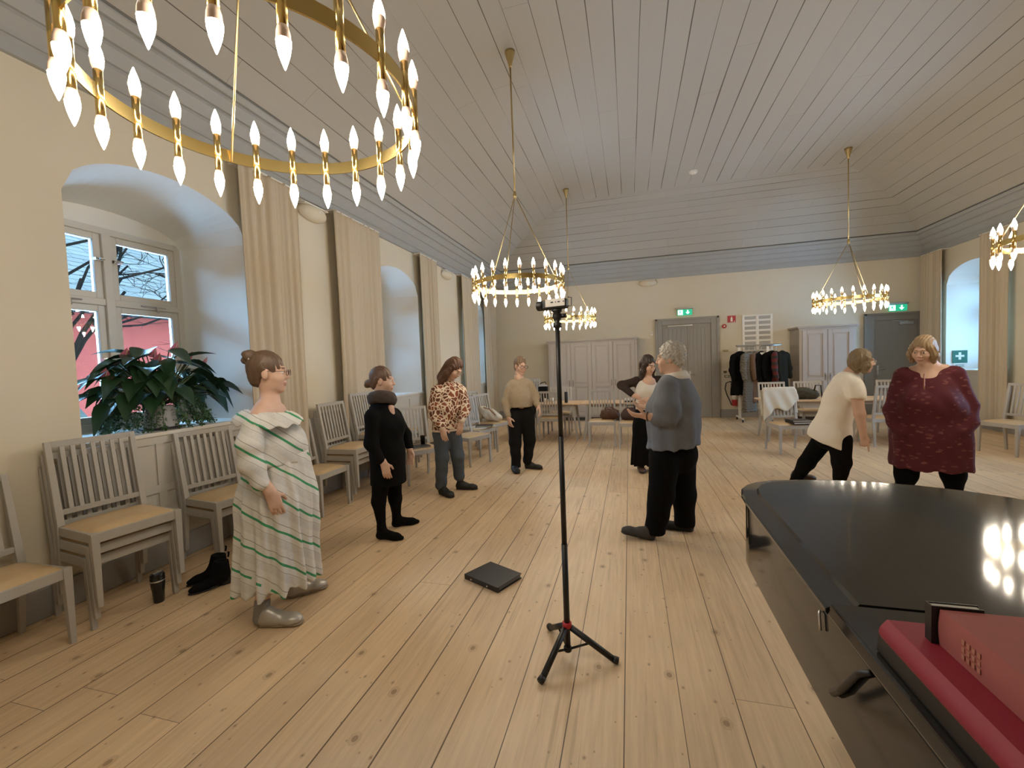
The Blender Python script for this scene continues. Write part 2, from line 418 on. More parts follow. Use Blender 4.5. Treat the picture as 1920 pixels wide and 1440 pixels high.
# ------------------------------------------------------------------ chandeliers
BULBG = emis('bulb_glow', (1.0, .875, .70), BULB)
COLLAR = mat('bulb_collar', (.80, .62, .50), .5, var=.03)
def chandelier(x, y, z, label, rz=0.0):
    t = thing('chandelier', label, 'chandelier', (x, y, z), rz, 'brass ring chandeliers')
    R, NB = .49, 22
    b = MB(); n = 88
    for r0, r1 in ((R-.003, R+.003),):
        vs = []; fs = []
        for i in range(n):
            a = 2*PI*i/n; c, s = math.cos(a), math.sin(a)
            vs += [(r0*c, r0*s, -.024), (r1*c, r1*s, -.024), (r1*c, r1*s, .024), (r0*c, r0*s, .024)]
        for i in range(n):
            j = (i+1) % n
            for k in range(4): fs.append((4*i+k, 4*j+k, 4*j+(k+1) % 4, 4*i+(k+1) % 4))
        b.add(vs, fs)
    b.obj('band', BRASS, t, auto=40)
    sl = MB(); sl.lathe([(.0125, -.072), (.0125, .072)], 12)
    bu = MB(); bu.lathe([(.0125, 0), (.0165, .016), (.0178, .032), (.0178, .034), (.0172, .046), (.0135, .066), (.008, .084), (.002, .101), (0, .104)], 12, mis=[1, 1, 1, 0, 0, 0, 0, 0])
    ms, mb = sl.mesh('sleeve', BRASS, True), bu.mesh('bulb', [BULBG, COLLAR], True)
    for i in range(NB):
        a = 2*PI*(i+.5)/NB
        o = bpy.data.objects.new('candle_sleeve', ms); COL.objects.link(o); o.parent = t; o.location = (R*math.cos(a), R*math.sin(a), 0)
        for s in (0, 1):
            q = bpy.data.objects.new('bulb', mb); COL.objects.link(q); q.parent = o
            q.location = (0, 0, .072*(1-2*s)); q.rotation_euler = (PI*s, 0, 0)
    H = ZTOP-z; hub = 3.35-z
    for k in range(3):
        a = R_(150+120*k)-rz
        r = MB(); r.tube([(.02*math.cos(a), .02*math.sin(a), hub), ((R-.006)*math.cos(a), (R-.006)*math.sin(a), -.02)], .0045, 6); r.obj('suspension_rod', RODBR, t, True)
    r = MB(); r.tube([(0, 0, hub-.03), (0, 0, H-.02)], .009, 8); r.lathe([(0, hub-.05), (.02, hub-.035), (.022, hub), (.012, hub+.03)], 12); r.obj('stem', RODBR, t, True)
    r = MB(); r.lathe([(.012, H-.17), (.018, H-.15), (.05, H-.03), (.056, H), (0, H)], 16); r.obj('ceiling_cup', RODBR, t, True)
    return t
ch0 = chandelier(-1.16, 1.22, 2.43, 'large brass ring chandelier nearest the camera, above the left window')
def put_chandelier(x, y, z, label, rz=0.0):
    t = dup(ch0, (x, y, z), rz, label)
    for c in list(t.children):   # stems keep their tops on the ceiling
        if c.name.split('.')[0] in ('stem', 'ceiling_cup'): c.location.z = 2.43-z
    return t
put_chandelier(-1.15, 4.58, 2.385, 'brass ring chandelier hanging right above the camera on the black tripod')
put_chandelier(-1.10, 8.43, 2.36, 'brass ring chandelier in front of the wide four-door cupboard')
put_chandelier(3.55, 8.43, 2.375, 'brass ring chandelier above the narrow two-door cupboard by the green sign')
put_chandelier(3.55, 4.6, 2.385, 'brass ring chandelier cut by the right edge of the photo')
# ------------------------------------------------------------------ chairs (face +X)
def make_chair():
    t = thing('dining_chair', '', 'chair')
    for y in (-.222, .222):
        b = MB(); b.bar((.195, y, .445), (.205, y, 0), .042, .042, .027, .027, (0, 1, 0)); b.obj('leg', CHAIRP, t, bevel=.003)
        b = MB(); b.bar((-.20, y, .45), (-.245, y, 0), .040, .034, .027, .026, (0, 1, 0)); b.bar((-.20, y, .44), (-.290, y, .975), .038, .036, .032, .026, (0, 1, 0)); b.obj('leg', CHAIRP, t, bevel=.003)
    b = MB()
    b.box((.185, -.207, .385), (.21, .207, .443)); b.box((-.215, -.207, .385), (-.19, .207, .443))
    for y in (-.235, .207): b.box((-.19, y, .385), (.19, y+.028, .443))
    b.obj('seat_frame', CHAIRP, t, bevel=.003)
    b = MB(); N = 12; vs = []
    for i in range(N+1):
        for j in range(N+1):
            u, v = i/N*2-1, j/N*2-1
            e = max(0, (1-u**4)*(1-v**4)); x = u*.196+.004; y = v*(.228-.004*u)
            vs.append((x, y, .440+.031*e**.5))
    b.add(vs, [(i*(N+1)+j, (i+1)*(N+1)+j, (i+1)*(N+1)+j+1, i*(N+1)+j+1) for i in range(N) for j in range(N)]+[(0, N, (N+1)*(N+1)-1, (N+1)*N)])
    b.obj('seat_pad', LEATHER, t, True)
    b = MB(); P = lambda z: -.20-.090*(z-.44)/.535
    b.bar((P(.955), -.207, .957), (P(.955), .207, .957), .038, .022, side=(0, 0, 1)); b.bar((P(.525), -.207, .525), (P(.525), .207, .525), .034, .020, side=(0, 0, 1))
    for k in range(7):
        y = -.207+.414*(k+1)/8; b.bar((P(.53), y, .53), (P(.945), y, .945), .024, .013, side=(0, 1, 0))
    b.obj('backrest', CHAIRP, t, bevel=.002)
    return t
chair0 = make_chair(); used = []
def chair(x, y, rz, label, group='grey slatted dining chairs', z=0.0):
    if not used: o = chair0; o.location = (x, y, z); o.rotation_euler = (0, 0, R_(rz)); o['label'] = label; o['group'] = group; used.append(1)
    else: o = dup(chair0, (x, y, z), R_(rz), label, group)
    return o
def stack(x, y, rz, labels, dz=.08, dx=.045):
    a = R_(rz)
    for k, l in enumerate(labels): chair(x+dx*k*math.cos(a), y+dx*k*math.sin(a), rz, l, 'stacked grey chairs', dz*k)
chair(-3.36, 1.42, 0, 'grey slatted chair cut by the left edge of the photo')
stack(-3.355, 2.01, -8, ['bottom chair of the stack of three left of the dark tumbler', 'middle chair of the stack of three left of the dark tumbler', 'top chair of the stack of three left of the dark tumbler, tan seat showing'])
stack(-3.355, 2.83, -8, ['lower chair of the two stacked behind the black ankle boots', 'upper chair of the two stacked behind the black ankle boots'])
chair(-3.34, 3.36, 0, 'grey chair half hidden behind the woman in the striped dress')
chair(-3.33, 3.93, 0, 'low single grey chair just right of the striped dress')
stack(-3.36, 4.47, 0, ['bottom chair of the three stacked left of the woman in black', 'middle chair of the three stacked left of the woman in black', 'top chair of the three stacked left of the woman in black'])
stack(-3.36, 5.02, 0, ['lowest chair of the tall stack behind the woman in black', 'second chair from the floor in the tall stack behind the woman in black', 'third chair from the floor in the tall stack behind the woman in black', 'topmost chair of the tall stack behind the woman in black'])
stack(-3.37, 5.62, 0, ['bottom chair of the stack against the second window', 'middle chair of the stack against the second window', 'top chair of the stack against the second window'])
chair(-2.78, 5.20, -42, 'grey chair holding a black folder and a drinking glass')
chair(-2.42, 6.22, -24, 'empty grey chair right of the patterned jumper, tan seat clear')
chair(-2.52, 6.92, -22, 'grey chair with pale papers and a black folder on its seat')
chair(-2.50, 7.62, -20, 'grey chair carrying the crumpled white tote bag')
chair(-3.05, 8.55, -20, 'grey chair by the curtain behind the white tote bag')
stack(-2.45, 10.55, -90, ['bottom chair of the stack left of the wide cupboard', 'middle chair of the stack left of the wide cupboard', 'top chair of the stack left of the wide cupboard'])
chair(-2.06, 8.30, -80, 'grey chair mostly hidden behind the woman in the oatmeal jumper')
chair(-1.50, 8.36, 90, 'grey chair tucked under the left table, its back to the camera')
chair(-1.47, 9.12, -90, 'grey chair on the far side of the left table')
chair(-.50, 7.86, -88, 'grey chair with the brown leather bag on its seat')
chair(.04, 7.68, -92, 'grey chair with a dark bag, half hidden by the woman in the cardigan')
chair(2.36, 7.50, -80, 'grey chair with the white shawl over its back')
chair(2.70, 9.25, -90, 'grey chair behind the right table, next to the coat rack')
chair(3.33, 9.28, -90, 'grey chair behind the right table, in front of the narrow cupboard')
chair(3.92, 8.22, 92, 'grey chair tucked in at the right table, between the two women on the right')
chair(4.62, 9.15, -95, 'grey chair behind the right table, beside the woman in burgundy')
chair(5.15, 7.62, 200, 'pale slatted chair standing alone by the right wall')

# ------------------------------------------------------------------ tables
TOPM = mat('birch_top', (.66, .47, .30), .4, var=.10, scale=3, stretch=(1, 9, 9))
def make_table():
    t = thing('folding_table', '', 'table')
    b = MB(); b.box((-.62, -.34, .695), (.62, .34, .72)); b.obj('tabletop', TOPM, t, bevel=.004)
    b = MB(); b.box((-.50, -.26, .64), (.50, -.24, .695)); b.box((-.50, .24, .64), (.50, .26, .695)); b.box((-.50, -.24, .64), (-.48, .24, .695)); b.box((.48, -.24, .64), (.50, .24, .695)); b.obj('apron', CHAIRP, t)
    for sx in (-1, 1):
        for sy in (-1, 1):
            b = MB(); b.bar((sx*.48, sy*.25, .695), (sx*.56, sy*.30, 0), .05, .05, .03, .03, (1, 0, 0)); b.obj('leg', CHAIRP, t, bevel=.003)
    return t
tb = make_table(); tb.location = (-1.56, 8.56, 0); tb['label'] = 'birch-topped table carrying the black thermos bag'; tb['group'] = 'birch-topped tables'
dup(tb, (-.312, 8.56, 0), 0, 'birch-topped table behind the chair with the brown leather bag')
dup(tb, (2.88, 8.66, 0), 0, 'birch-topped table behind the chair with the white shawl')
dup(tb, (4.13, 8.66, 0), 0, 'birch-topped table next to the woman in burgundy')

# ------------------------------------------------------------------ cupboards
def cupboard(label, x0, x1, y0, ztop, nd):
    W = x1-x0; t = thing('cupboard', label, 'cupboard', (x0, y0, 0), 0, 'grey painted cupboards'); D = YB-.03-y0
    b = MB(); b.box((0, .025, .09), (W, D, ztop-.06)); b.obj('body', CABINET, t, bevel=.003)
    b = MB(); b.box((.04, .05, 0), (W-.04, D-.02, .09)); b.obj('plinth', mat('plinth_dark', (.03, .025, .02), .7), t)
    b = MB(); b.box((-.02, .005, ztop-.06), (W+.02, D, ztop-.035)); b.box((-.045, -.03, ztop-.035), (W+.045, D, ztop)); b.obj('cornice', CABINET, t, bevel=.006)
    e = .05; dw = (W-2*e)/nd
    for k in range(nd):
        a = e+k*dw+.007; c = e+(k+1)*dw-.007; z0, z1, zm = .13, ztop-.09, ztop*.44
        b = MB(); s = .085
        b.box((a, 0, z0), (a+s, .024, z1)); b.box((c-s, 0, z0), (c, .024, z1))
        for za, zb in ((z0, z0+s), (zm-s/2, zm+s/2), (z1-s, z1)): b.box((a+s, 0, za), (c-s, .024, zb))
        for za, zb in ((z0+s, zm-s/2), (zm+s/2, z1-s)):
            b.box((a+s, .019, za), (c-s, .024, zb)); b.box((a+s+.035, .007, za+.035), (c-s-.035, .019, zb-.035))
        d = b.obj('door', CABINET, t, bevel=.003)
        side = c-.04 if k % 2 == 0 else a+.04
        h = MB(); h.box((side-.014, -.008, zm-.02), (side+.014, 0, zm+.13)); h.tube([(side, -.008, zm+.07), (side, -.035, zm+.07)], .010); h.obj('handle', mat('grey_handle', (.25, .22, .20), .4, .3), d)
    return t
cupboard('wide grey cupboard with four panelled doors', -2.03, .19, 11.02, 2.08, 4)
cupboard('narrow grey cupboard with two panelled doors beside the dark door', 3.70, 4.79, 11.02, 2.12, 2)

# ------------------------------------------------------------------ curtains
def curtain(label, x, y0, y1, folds, sg, seed, z0=.14, z1=ZC-.005):
    rnd = random.Random(seed); t = thing('curtain', label, 'curtain', (x, (y0+y1)/2, 0), 0, 'beige linen curtains'); L = y1-y0
    b = MB(); ny = folds*10; zs = [z0, .8, 1.6, 2.4, 3.0, z1-.12, z1-.04, z1]; ph = [rnd.uniform(0, 6.28) for _ in range(4)]
    def prof(u, z):
        q = (z-z0)/(z1-z0); w_ = 2*PI*folds*(u+.02*math.sin(3*u*PI+ph[0]))
        a = .030*(1-.35*q); f0 = math.sin(w_+.5*math.sin(2.2*q+ph[1])); return a*(math.copysign(abs(f0)**.6, f0)*(.55+.45*math.sin(w_*.23+ph[2]))+.5*math.sin(w_*.47+ph[2])+.18*math.sin(w_*2.1+ph[3]))
    vs = []
    for z in zs:
        for i in range(ny+1):
            u = i/ny; vs.append((sg*(.042+prof(u, z)), (u-.5)*L*(1-.03*math.sin(PI*(z-z0)/(z1-z0))), z))
    n = ny+1; fs = [(k*n+i, k*n+i+1, (k+1)*n+i+1, (k+1)*n+i) for k in range(len(zs)-1) for i in range(ny)]
    m = len(vs); vs += [(p[0]-sg*.008, p[1], p[2]) for p in vs]
    fs += [tuple(m+q for q in reversed(f)) for f in fs]
    for k in range(len(zs)-1):
        for i in (0, ny): fs.append((k*n+i, (k+1)*n+i, m+(k+1)*n+i, m+k*n+i))
    for i in range(ny):
        for k in (0, len(zs)-1): fs.append((k*n+i, k*n+i+1, m+k*n+i+1, m+k*n+i))
    b.add(vs, fs); b.obj('panel', LINEN, t, True)
    h = MB(); h.box((min(-sg*.083, sg*.052), -L/2, z1-.010), (max(-sg*.083, sg*.052), L/2, z1+.0045)); h.obj('heading_track', WHITEP, t)
CX = XL+.085
curtain('beige curtain at the right side of the nearest left window, above the striped dress', CX, 3.36, 4.12, 7, 1, 1)
curtain('beige curtain at the left side of the middle left window', CX, 4.72, 5.74, 7, 1, 2)
curtain('beige curtain at the right side of the middle left window', CX, 7.02, 7.72, 6, 1, 3)
curtain('beige curtain at the left side of the farthest left window', CX, 8.98, 10.05, 8, 1, 4)
curtain('beige curtain in the far left corner, next to the back wall', CX, 10.52, 11.45, 7, 1, 5)
CR = XR-.085
curtain('beige curtain in the far right corner beside the dark door', CR, 10.92, 11.56, 6, -1, 6)
curtain('beige curtain at the right side of the right-hand window, behind the lone chair', CR, 9.30, 9.93, 6, -1, 7)
curtain('beige curtain at the far right edge, behind the cut-off chandelier', CR, 7.45, 8.6, 8, -1, 8)
# ------------------------------------------------------------------ smooth solid modelling (used for people, clothes, bags)
class SDF:
    def __init__(s): s.p = []
    def cone(s, a, b, ra, rb, k=.02, flat=None, sub=False):
        s.p.append(('c', np.array(a, float), np.array(b, float), ra, rb, k, flat, sub)); return s
    def ball(s, c, r, k=.02, sub=False): return s.cone(c, np.array(c)+1e-4, r, r, k, None, sub)
    def ell(s, c, r, R=None, k=.02, sub=False):
        s.p.append(('e', np.array(c, float), np.array(r, float), np.eye(3) if R is None else np.array(R, float), k, sub)); return s
    def cut(s, pt, n): s.p.append(('p', np.array(pt, float), np.array(n, float))); return s     # keeps the side n points away from
    def chain(s, pts, rs, k=.02, flat=None):
        for i in range(len(pts)-1): s.cone(pts[i], pts[i+1], rs[i], rs[i+1], k, flat)
        return s
    def bounds(s, q):
        if q[0] == 'c': r = max(q[3], q[4])*(max(1, q[6][1]) if q[6] else 1); return np.minimum(q[1], q[2])-r, np.maximum(q[1], q[2])+r
        r = max(q[2]); return q[1]-r, q[1]+r
    def build(s, name, mats, parent=None, h=.012, fine=(), disp=None, matf=None, loc=None):
        bs = [s.bounds(q) for q in s.p if q[0] != 'p' and not q[-1]]
        lo = np.min([b[0] for b in bs], 0)-2.5*h; hi = np.max([b[1] for b in bs], 0)+2.5*h
        ax = []
        for i in range(3):
            x = lo[i]; a = [x]
            while x < hi[i]:
                st = h
                for fl, fh, fs in fine:
                    if fl[i]-h < x < fh[i]: st = min(st, fs)
                x += st; a.append(x)
            ax.append(np.array(a))
        X, Y, Z = ax; F = np.ones((len(X), len(Y), len(Z)), np.float32)
        for q in s.p:
            if q[0] == 'p':
                d = (X[:, None, None]-q[1][0])*q[2][0]+(Y[None, :, None]-q[1][1])*q[2][1]+(Z[None, None, :]-q[1][2])*q[2][2]
                F = np.maximum(F, d); continue
            k = q[-2] if q[0] == 'e' else q[5]; b0, b1 = s.bounds(q); m = k+2*h
            sl = [slice(max(0, np.searchsorted(a, b0[i]-m)), np.searchsorted(a, b1[i]+m)) for i, a in enumerate(ax)]
            px, py, pz = X[sl[0]][:, None, None], Y[sl[1]][None, :, None], Z[sl[2]][None, None, :]
            if q[0] == 'c':
                _, a, b, ra, rb, k, flat, sub = q; px, py, pz = px-a[0], py-a[1], pz-a[2]; ab = b-a
                if flat:
                    n = np.array(flat[0], float); n /= np.linalg.norm(n); g = 1/flat[1]-1
                    w_ = (px*n[0]+py*n[1]+pz*n[2])*g; px, py, pz = px+n[0]*w_, py+n[1]*w_, pz+n[2]*w_; ab = ab+n*(ab@n)*g
                t = np.clip((px*ab[0]+py*ab[1]+pz*ab[2])/max(ab@ab, 1e-12), 0, 1)
                d = np.sqrt((px-t*ab[0])**2+(py-t*ab[1])**2+(pz-t*ab[2])**2)-(ra+t*(rb-ra))
            else:
                _, c, r, R, k, sub = q; px, py, pz = px-c[0], py-c[1], pz-c[2]
                l = [px*R[0, i]+py*R[1, i]+pz*R[2, i] for i in range(3)]
                k0 = np.sqrt(sum((l[i]/r[i])**2 for i in range(3))); k1 = np.sqrt(sum((l[i]/r[i]**2)**2 for i in range(3)))+1e-9
                d = k0*(k0-1)/k1
            G = F[tuple(sl)]
            if sub: G = -G
            hh = np.maximum(k-np.abs(G-d), 0)/max(k, 1e-6); N = np.minimum(G, d)-hh*hh*k*.25
            F[tuple(sl)] = -N if sub else N
        if disp is not None: F = F+disp(X[:, None, None], Y[None, :, None], Z[None, None, :])
        I = F < 0
        c8 = [I[i:i-1 or None, j:j-1 or None, k:k-1 or None] for i in (0, 1) for j in (0, 1) for k in (0, 1)]
        cnt = sum(c.astype(np.int8) for c in c8); act = (cnt > 0) & (cnt < 8)
        ci = np.argwhere(act); idx = -np.ones(act.shape, np.int64); idx[act] = np.arange(len(ci))
        V = np.zeros((len(ci), 3)); W = np.zeros(len(ci))
        off = [(i, j, k) for i in (0, 1) for j in (0, 1) for k in (0, 1)]
        val = {o: F[ci[:, 0]+o[0], ci[:, 1]+o[1], ci[:, 2]+o[2]] for o in off}
        for o in off:
            for a in range(3):
                if o[a]: continue
                o2 = list(o); o2[a] = 1; o2 = tuple(o2); f0, f1 = val[o], val[o2]; m = (f0 < 0) != (f1 < 0)
                t = np.where(m, f0/np.where(m, f0-f1, 1), 0)
                p = np.stack([ax[i][ci[:, i]+o[i]] for i in range(3)], 1); p2 = ax[a][ci[:, a]+1]
                p[:, a] = p[:, a]+t*(p2-p[:, a]); V += p*m[:, None]; W += m
        V /= np.maximum(W, 1)[:, None]
        Q = []
        for a in range(3):
            b, c = (a+1) % 3, (a+2) % 3
            s0 = [slice(None)]*3; s1 = [slice(None)]*3; s0[a] = slice(0, -1); s1[a] = slice(1, None)
            m = I[tuple(s0)] != I[tuple(s1)]; e = np.argwhere(m); e = e[(e[:, b] > 0) & (e[:, c] > 0) & (e[:, b] < I.shape[b]-1) & (e[:, c] < I.shape[c]-1)]
            fl = I[tuple(e.T)]
            def cell(db, dc):
                g = e.copy(); g[:, b] += db; g[:, c] += dc; return idx[tuple(g.T)]
            q4 = np.stack([cell(-1, -1), cell(0, -1), cell(0, 0), cell(-1, 0)], 1); q4[~fl] = q4[~fl][:, ::-1]; Q.append(q4)
        Q = np.concatenate(Q); Q = Q[(Q >= 0).all(1)]
        me = bpy.data.meshes.new(name); me.vertices.add(len(V)); me.vertices.foreach_set('co', V.astype(np.float32).ravel())
        me.loops.add(4*len(Q)); me.loops.foreach_set('vertex_index', Q.astype(np.int32).ravel())
        me.polygons.add(len(Q)); me.polygons.foreach_set('loop_start', np.arange(0, 4*len(Q), 4, dtype=np.int32)); me.polygons.foreach_set('loop_total', np.full(len(Q), 4, np.int32))
        for m in (mats if isinstance(mats, (list, tuple)) else [mats]): me.materials.append(m)
        if matf is not None: me.polygons.foreach_set('material_index', matf(V[Q].mean(1)).astype(np.int32))
        me.update(calc_edges=True); me.validate(); me.shade_smooth()
        o = bpy.data.objects.new(name, me); COL.objects.link(o)
        if parent is not None: o.parent = parent
        if loc is not None: o.location = loc
        return o

# ------------------------------------------------------------------ people
SKIN = mat('skin', (.60, .385, .285), .55, var=.07, scale=14)
LIP = mat('lips', (.50, .26, .21), .5, var=.05)
EYEW = mat('eye_white', (.70, .66, .62), .3, var=.02)
IRIS = mat('iris', (.03, .025, .02), .3, var=.1)
def hairmat(n, c): return mat('hair_'+n, c, .5, var=.45, scale=22, bump=.5, stretch=(3, 3, .5))
def rot(yaw, pitch, roll):
    """columns: forward, left, up; yaw from local +X, pitch down positive"""
    return np.array(Matrix.Rotation(R_(yaw), 3, 'Z') @ Matrix.Rotation(R_(pitch), 3, 'Y') @ Matrix.Rotation(R_(roll), 3, 'X'))
def ray(px, py): return (px-960)/FPX*RGT-(py-720)/FPX*UPV+FWD

class Person:
    def __init__(s, label, px, py, face, group='people in the circle', base=None):
        if base is None: d = ray(px, py); t = -EYE/d.z; base = (d.x*t, d.y*t)
        s.P = Vector((base[0], base[1], 0)); s.dist = s.P.length; s.v = s.P.normalized(); s.r = Vector((s.v.y, -s.v.x, 0))
        s.root = thing('person', label, 'person', tuple(s.P), math.atan2(s.r.y, s.r.x), group)
        s.fr = np.array((math.cos(R_(face)), math.sin(R_(face)), 0)); s.lf = np.array((-s.fr[1], s.fr[0], 0))
        s.body = SDF(); s.fine = []; s.heads = []
    def J(s, px, py, d=0.0):
        """photo direction (px,py) at d metres behind the person's own distance, in the person's frame (right, away, up)"""
        q = ray(px, py); t = (s.dist+d)/(q.x*s.v.x+q.y*s.v.y); q = Vector((q.x*t, q.y*t, q.z*t))
        return np.array((q.x*s.r.x+q.y*s.r.y, d, q.z+EYE))
    def head(s, c, yaw, pitch=0, roll=0, k=1.0, neck=None, nr=.055):
        R = rot(yaw, pitch, roll); s.R, s.c, s.k = R, np.array(c), k; T = s.T; B = s.body
        E = lambda p, r, kk=.02, sub=False: B.ell(T(*p), np.array(r)*k, R, kk, sub)
        E((-.018, 0, .030), (.092, .074, .090)); E((.028, 0, -.040), (.062, .056, .078)); E((.022, 0, -.075), (.055, .047, .042))
        B.ball(T(.064, 0, -.102), .019*k)
        for y in (-1, 1):
            B.ball(T(.054, y*.036, -.030), .026*k, .03); E((-.006, y*.076, -.008), (.020, .009, .031), .008)
        B.cone(T(.080, -.03, .024), T(.080, .03, .024), .012*k, .012*k, .015)
        for y in (-1, 1): B.ball(T(.099, y*.031, .005), .013*k, .012, True)
        for y in (-1, 1): B.ball(T(.0795, y*.031, .004), .0115*k, .003)
        B.cone(T(.088, 0, .008), T(.104, 0, -.026), .0062*k, .0108*k, .012)
        for y in (-1, 1): B.ball(T(.097, y*.011, -.031), .008*k, .008)
        E((.084, 0, -.060), (.013, .024, .0065), .006); E((.082, 0, -.072), (.013, .020, .0075), .006)
        if neck is not None: B.cone(T(-.025, 0, -.045), neck, nr*.95, nr*1.1, .03)
        s.fine.append((np.array(c)-.13*k, np.array(c)+.14*k, .0052))
    def T(s, x, y, z): return s.c+s.k*(s.R @ np.array((x, y, z)))
    def hand(s, wrist, f, n, t, curl=.6, k=1.0, point=None):
        """f: finger direction, n: palm normal (fingers curl to it), t: thumb side"""
        f = np.array(f, float); f /= np.linalg.norm(f); n = np.array(n, float); n -= f*(n@f); n /= np.linalg.norm(n); sd = np.array(t, float); sd -= f*(sd@f)+n*(sd@n); sd /= np.linalg.norm(sd)
        B = s.body; w_ = np.array(wrist, float)
        B.cone(w_-.01*f, w_+.03*f, .026*k, .028*k, .02, (n, .62)); B.cone(w_+.035*f+.006*sd, w_+.075*f+.003*sd, .036*k, .038*k, .015, (n, .36))
        for i, (o, l) in enumerate(((.028, .072), (.0095, .080), (-.0095, .075), (-.027, .058))):
            c_ = curl if point is None or i else point; c_ *= (1, 1.1, 1.2, 1.3)[i] if point is None or i else 1
            p = w_+(.086*f+o*sd)*k; sp = o*.12; dr = f+sd*sp*6; dr /= np.linalg.norm(dr); a = 0
            for q, (ll, r) in enumerate(((.46, .0088), (.31, .0080), (.25, .0072))):
                a += c_*(.55, .75, .55)[q]; d2 = dr*math.cos(a)+n*math.sin(a); p2 = p+d2*l*ll*k
                B.cone(p, p2, r*k, (r-.0007)*k, .004); p = p2
        p = w_+(.025*f+.026*sd+.008*n)*k; p2 = p+(.6*f+.62*sd+.35*n)*.042*k; p3 = p2+(.86*f+.25*sd+.4*n)*.032*k
        B.cone(p, p2, .0135*k, .0105*k, .012); B.cone(p2, p3, .0105*k, .0085*k, .006)
        c = w_+.09*f; s.fine.append((c-.115, c+.115, .0052))
    def finish(s):
        c, R, k = s.c, s.R, s.k
        def mf(P):
            q = (P-c) @ R/k; x, y, z = q.T; ay = np.abs(y)-.031; m = np.zeros(len(P), np.int32)
            front = x > .05
            lip = front & ((y/.026)**2+((z+.066)/.0135)**2 < 1) & (x > .08); m[lip] = 1
            ed = (x-.0795)**2+ay**2+(z-.004)**2 < .0128**2
            m[ed & (np.abs(z-.004) < .0062)] = 2; m[ed & (ay**2+(z-.004)**2 < .0058**2)] = 3
            m[front & (np.abs(z-.027-.1*(.03-np.abs(np.abs(y)-.028))) < .0034) & (np.abs(y) > .012) & (np.abs(y) < .048)] = 4
            return m
        return s.body.build('body', [SKIN, LIP, EYEW, IRIS, s.hm], s.root, .013, s.fine, None, mf)
    # ---- hair
    def hair(s, style, m, disp=.0034):
        s.hm = m; T, k, R = s.T, s.k, s.R; H = SDF(); E = lambda p, r, kk=.015, sub=False: H.ell(T(*p), np.array(r)*k, R, kk, sub)
        curl = style == 'curly'
        E((-.024, 0, .038), (.106, .092, .107) if curl else (.099, .082, .097)); E((-.065, 0, -.015), (.052, .066, .070))
        if style in ('bob', 'bobside', 'long'):
            for y in (-1, 1):
                if style == 'long': H.chain([T(.01, y*.072, .03), T(.0, y*.082, -.08), T(-.005, y*.080, -.19), T(.01, y*.07, -.27)], [.028*k, .036*k, .036*k, .020*k], .03)
                else: H.chain([T(.03, y*.068, .03), T(.025, y*.080, -.04), T(.022, y*.074, -.105)], [.026*k, .030*k, .022*k], .03)
            if style == 'long': H.chain([T(-.07, 0, -.02), T(-.075, 0, -.20)], [.07*k, .055*k], .04)
            else: H.chain([T(-.06, .03, -.02), T(-.045, .035, -.085)], [.055*k, .040*k], .04); H.chain([T(-.06, -.03, -.02), T(-.045, -.035, -.085)], [.055*k, .040*k], .04)
        if style in ('bun', 'lowbun', 'tied'):
            for y in (-1, 1): H.ball(T(.012, y*.095, -.030), .034*k, .02, True)
        # face opening; with a fringe it starts lower
        if style in ('tied', 'curly', 'long'): E((.112, 0, -.035), (.085, .066, .107), .012, True)
        elif style == 'bobside': E((.108, -.012, -.035), (.082, .060, .104), .012, True)
        else: E((.108, 0, -.055), (.078, .062, .100), .010, True)
        if style == 'bun': H.ball(T(-.100, 0, .098), .040*k, .012); H.ball(T(-.128, .012, .075), .024*k, .012); H.ball(T(-.118, -.02, .112), .020*k, .01)
        if style == 'lowbun': H.ball(T(-.128, 0, -.030), .036*k, .015); H.ball(T(-.148, .01, -.045), .022*k, .012)
        if style == 'tied': H.chain([T(-.10, 0, -.015), T(-.135, 0, -.05), T(-.125, 0, -.10)], [.026*k, .026*k, .012*k], .012)
        c = s.c
        def dsp(X, Y, Z):
            x, y, z = X-c[0], Y-c[1], Z-c[2]
            if curl: return .0085*np.sin(115*x+2*np.sin(60*z))*np.sin(105*y+1.5*np.sin(70*x))*np.sin(110*z+2*np.sin(50*y))+.003*np.sin(210*x)*np.sin(190*z+90*y)
            return disp*np.sin(260*(x*R[0, 1]+y*R[1, 1])+3*np.sin(28*z))+disp*.6*np.sin(150*y+90*x+2*np.sin(40*z))
        return H.build('hair', m, s.root, .006, (), dsp)
    def glasses(s, col, rx=.024, rz=.018, w_=.0021):
        b = MB(); T = lambda *p: Vector(s.T(*p))
        for y in (-.033, .033):
            b.tube([T(.108-abs(math.cos(a))*.002, y+rx*math.copysign(abs(math.cos(a))**.7, math.cos(a)), .001+rz*math.copysign(abs(math.sin(a))**.7, math.sin(a))) for a in [2*PI*i/20 for i in range(20)]], w_, 6, closed=True)
            sg = 1 if y > 0 else -1
            b.tube([T(.106, y+sg*rx, .006), T(.095, sg*.069, .008), T(.0, sg*.080, .010), T(-.02, sg*.081, -.004)], w_*.8, 6)
        b.tube([T(.108, -.010, .004), T(.111, 0, .008), T(.108, .010, .004)], w_, 6)
        return b.obj('glasses', mat('frame_'+str(col), col, .35), s.root, True)
